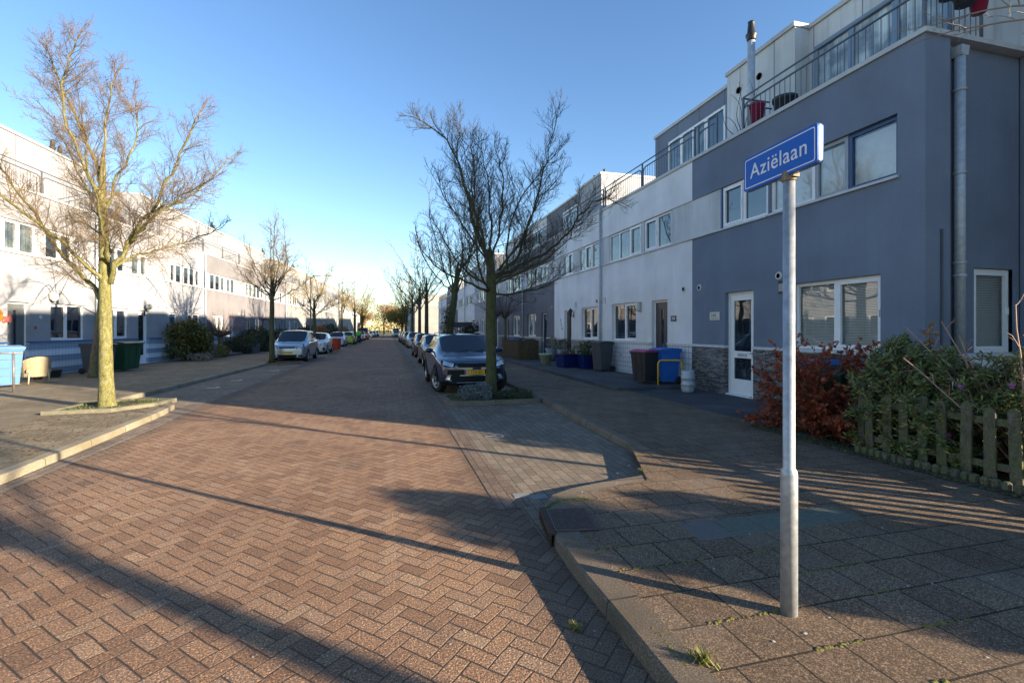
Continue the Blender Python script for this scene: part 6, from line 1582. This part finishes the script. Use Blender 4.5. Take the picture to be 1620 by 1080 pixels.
SP = {
 'suv': dict(L=4.36, W=1.84, H=1.54, hood=.98, belt=1.0, clear=.22, cowl=1.05, roof0=1.85, roof1=3.55, tail=4.12, tailz=1.08, wr=.335, axles=(.86, 3.56), shape='hatch', roofw=.74, lamp=(.52, .70, .84, .76, .80, .88, .48, .80), tlamp=(.5, .82, .82, .86, .78, 1.02, .5, .96),
             grille=((-.42, .42, .70, .79, 1.06), (-.84, .84, .25, .64, .97), (-.74, -.64, .40, .52, .93, M_lampc), (.64, .74, .40, .52, .93, M_lampc), (-.46, .46, .315, .33, 1, M_alloy), (-.38, .38, .495, .508, 1, M_alloy), (-.42, .42, .795, .806, 1, M_chrome), (-.84, .84, .235, .25, 1, M_alloy)), badge=.86, plate=.58, clad=True, rails=True),
 'mpv': dict(L=4.36, W=1.77, H=1.64, hood=.98, belt=1.02, clear=.19, cowl=.88, roof0=1.75, roof1=3.75, tail=4.22, tailz=1.12, wr=.32, axles=(.85, 3.55), shape='hatch', roofw=.77, lamp=(.42, .68, .80, .76, .72, .94, .46, .80), tlamp=(.6, .8, .8, .84, .78, 1.08, .62, 1.05),
             grille=((-.36, .36, .72, .78, 1.1), (-.42, .42, .26, .40, 1.15), (-.72, -.52, .30, .38, 1.), (.52, .72, .30, .38, 1.), (-.38, .38, .785, .80, 1.05, M_chrome)), badge=.80, plate=.50, spokes=7),
 'hatch': dict(L=4.0, W=1.74, H=1.46, hood=.92, belt=.94, clear=.17, cowl=1.0, roof0=1.75, roof1=3.3, tail=3.85, tailz=1.0, wr=.31, axles=(.80, 3.33), shape='hatch', roofw=.74, lamp=(.46, .62, .80, .70, .76, .82, .50, .74), tlamp=(.52, .72, .8, .76, .76, .94, .54, .90),
             grille=((-.42, .42, .24, .50, .85), (-.36, .36, .66, .70, 1.1), (-.76, -.62, .28, .46, 1.), (.62, .76, .28, .46, 1.)), badge=.70, plate=.44),
 'small': dict(L=3.55, W=1.64, H=1.46, hood=.92, belt=.94, clear=.17, cowl=.85, roof0=1.5, roof1=2.95, tail=3.45, tailz=1.0, wr=.29, axles=(.68, 3.0), shape='hatch', roofw=.75, lamp=(.40, .60, .76, .68, .70, .86, .50, .80), tlamp=(.52, .70, .76, .74, .72, .95, .54, .92),
             grille=((-.45, .45, .24, .46, .8), (-.62, .62, .58, .62, 1.0)), badge=.68, plate=.42),
 'saloon': dict(L=4.5, W=1.78, H=1.45, hood=.92, belt=.93, clear=.17, cowl=1.12, roof0=1.85, roof1=3.1, tail=3.85, tailz=1.0, wr=.32, axles=(.88, 3.55), shape='saloon', roofw=.70, lamp=(.48, .60, .82, .66, .80, .76, .46, .70), tlamp=(.52, .72, .8, .76, .76, .88, .54, .86),
             grille=((-.48, .48, .24, .42, .85), (-.42, .42, .60, .66, 1.1)), badge=.74, plate=.48),
 'van': dict(L=5.2, W=1.98, H=2.1, hood=1.15, belt=1.15, clear=.2, cowl=.75, roof0=1.35, roof1=4.9, tail=5.1, tailz=1.5, wr=.33, axles=(.95, 4.1), shape='hatch', roofw=.86, lamp=(.62, .72, .88, .80, .82, 1.02, .66, .96), tlamp=(.78, .8, .9, .8, .9, 1.2, .8, 1.2),
             grille=((-.5, .5, .62, .80, 1.0), (-.6, .6, .26, .42, 1.0)), badge=.9, plate=.5)}
car('suv', 'dark navy blue crossover with silver roof rails parked behind the planted tree bed', (2.13, 11.95, 0), R(1), (.003, .012, .05), 'J-328-BK', metal=.0, steer=22)
car('hatch', 'taupe hatchback parked directly behind the leaning ivy-clad tree on the right', (2.35, 20.9, 0), R(1), (.13, .09, .07), '', detail=1)
car('hatch', 'dark wine-red hatchback parked behind the taupe one on the right', (2.4, 28.3, 0), R(1), (.06, .015, .02), '', detail=1)
car('saloon', 'silver saloon with headlights facing the camera, on the right beyond the wine-red car', (2.55, 43.8, 0), R(1), (.42, .44, .47), '2-XTB-41', detail=1)
car('small', 'rose-brown small car parked behind the silver saloon on the right', (2.4, 52.5, 0), R(1), (.16, .08, .07), None, detail=1)
car('hatch', 'dark red hatchback second behind the silver saloon on the right', (2.4, 59.5, 0), R(1), (.10, .02, .02), None, detail=1)
car('hatch', 'black hatchback third behind the silver saloon on the right', (2.3, 66.5, 0), R(1), (.01, .01, .012), None, detail=0)
car('small', 'white small car in front of the white van far down the right side', (1.9, 120, 0), R(1), (.6, .6, .6), None, detail=0, metal=0)
car('van', 'white van far down the right side of the street', (2.0, 132, 0), R(1), (.6, .61, .62), None, detail=0, metal=0)
car('mpv', 'silver people carrier parked behind the slim tree on the left', (-4.98, 26.2, 0), R(-1), (.34, .39, .45), '48-TP-RJ', metal=.6)
car('hatch', 'nearer white hatchback directly behind the silver people carrier', (-4.95, 34.4, 0), R(-1), (.62, .60, .57), '', detail=1, metal=.05)
car('small', 'farther white city car with a black front, in front of the green hatchback', (-5.0, 49.0, 0), R(-1), (.62, .63, .65), '', detail=1, metal=.05)
g_ = car('hatch', 'lime-green hatchback seen from behind, person in hi-vis beside it', (-4.5, 60.2, 0), R(179), (.30, .42, .02), None, detail=1, metal=.1)
car('saloon', 'silver-blue car just beyond the green hatchback on the left', (-4.7, 63.5, 0), R(-1), (.20, .26, .33), None, detail=1)
car('hatch', 'dark blue hatchback on the left beyond the silver-blue car', (-4.55, 71, 0), R(-1), (.01, .03, .10), None, detail=0)
car('small', 'pale blue small car on the left beyond the dark blue hatchback', (-4.4, 78, 0), R(-1), (.35, .42, .5), None, detail=0)
car('van', 'red delivery van in the sun far down the left side', (-4.4, 86, 0), R(-1), (.40, .02, .015), None, detail=0, metal=.05)
car('hatch', 'white hatchback far down the left side beyond the red van', (-3.9, 100, 0), R(-1), (.6, .6, .6), None, detail=0, metal=.05)
car('saloon', 'grey saloon far down the left side beyond the white hatchback', (-3.6, 112, 0), R(-1), (.12, .13, .14), None, detail=0)
car('hatch', 'dark blue hatchback far down the left side, almost at the end of the street', (-3.2, 122, 0), R(-1), (.02, .03, .07), None, detail=0)

# ---------------------------------------------------------------- person in hi-vis
def skinned(name, verts, edges, rad, mat, par, sub=2):
    me = bpy.data.meshes.new(name); me.from_pydata(verts, edges, []); o = bpy.data.objects.new(name, me); COL.objects.link(o)
    sk = o.modifiers.new('s', 'SKIN')
    for i, d in enumerate(me.skin_vertices[0].data): q = rad[i]; d.radius = (q, q) if not isinstance(q, tuple) else q; d.use_root = (i == 0)
    ss = o.modifiers.new('u', 'SUBSURF'); ss.levels = ss.render_levels = sub
    m2 = evaluated(o); bpy.data.objects.remove(o); m2.materials.clear(); m2.materials.append(mat)
    for p in m2.polygons: p.use_smooth = True
    o = bpy.data.objects.new(name, m2); COL.objects.link(o); o.parent = par; return o
pe = thing('person', 'person in lime hi-vis jacket and dark trousers standing by the green hatchback', 'person', (-3.35, 58.6, 0), R(15))
PV = [(0, 0, .95), (0, 0, 1.15), (0, -.02, 1.38), (0, -.03, 1.47), (0, -.05, 1.56), (0, -.05, 1.68), (.17, 0, 1.42), (.27, .02, 1.16), (.25, .18, .98), (.25, .26, .92), (-.17, 0, 1.42), (-.28, .0, 1.16), (-.27, .14, .95), (-.27, .2, .88), (.10, 0, .9), (.12, .02, .5), (.13, -.03, .09), (.14, .1, .04), (-.10, 0, .9), (-.13, -.05, .5), (-.14, -.1, .09), (-.15, .03, .04)]
PE = [(0, 1), (1, 2), (2, 3), (3, 4), (4, 5), (2, 6), (6, 7), (7, 8), (8, 9), (2, 10), (10, 11), (11, 12), (12, 13), (0, 14), (14, 15), (15, 16), (16, 17), (0, 18), (18, 19), (19, 20), (20, 21)]
PR_ = [.14, .13, .15, .06, .085, .075, .07, .05, .038, .04, .07, .05, .038, .04, .09, .06, .045, .04, .09, .06, .045, .04]
skinned('body', PV, PE, PR_, simple('skin', (.35, .20, .14), .6), pe)
jk = list(range(0, 3)) + [6, 7, 8, 10, 11, 12]; mp = {k: i for i, k in enumerate(jk)}
skinned('jacket', [PV[k] for k in jk], [(mp[a], mp[b]) for a, b in PE if a in mp and b in mp], [PR_[k] + .03 for k in jk], simple('hivis_lime', (.14, .62, .05), .7), pe)
tk = [0, 14, 15, 16, 18, 19, 20]; mp = {k: i for i, k in enumerate(tk)}
skinned('trousers', [PV[k] for k in tk], [(mp[a], mp[b]) for a, b in PE if a in mp and b in mp], [PR_[k] + .022 for k in tk], simple('dark_trousers', (.02, .025, .04), .8), pe)
m = MB(); m.lathe([(.0, 1.80), (.05, 1.79), (.085, 1.74), (.095, 1.66), (.085, 1.60)], 14, (0, -.04)); m.build('hair', simple('dark_hair', (.03, .02, .015), .8), pe)
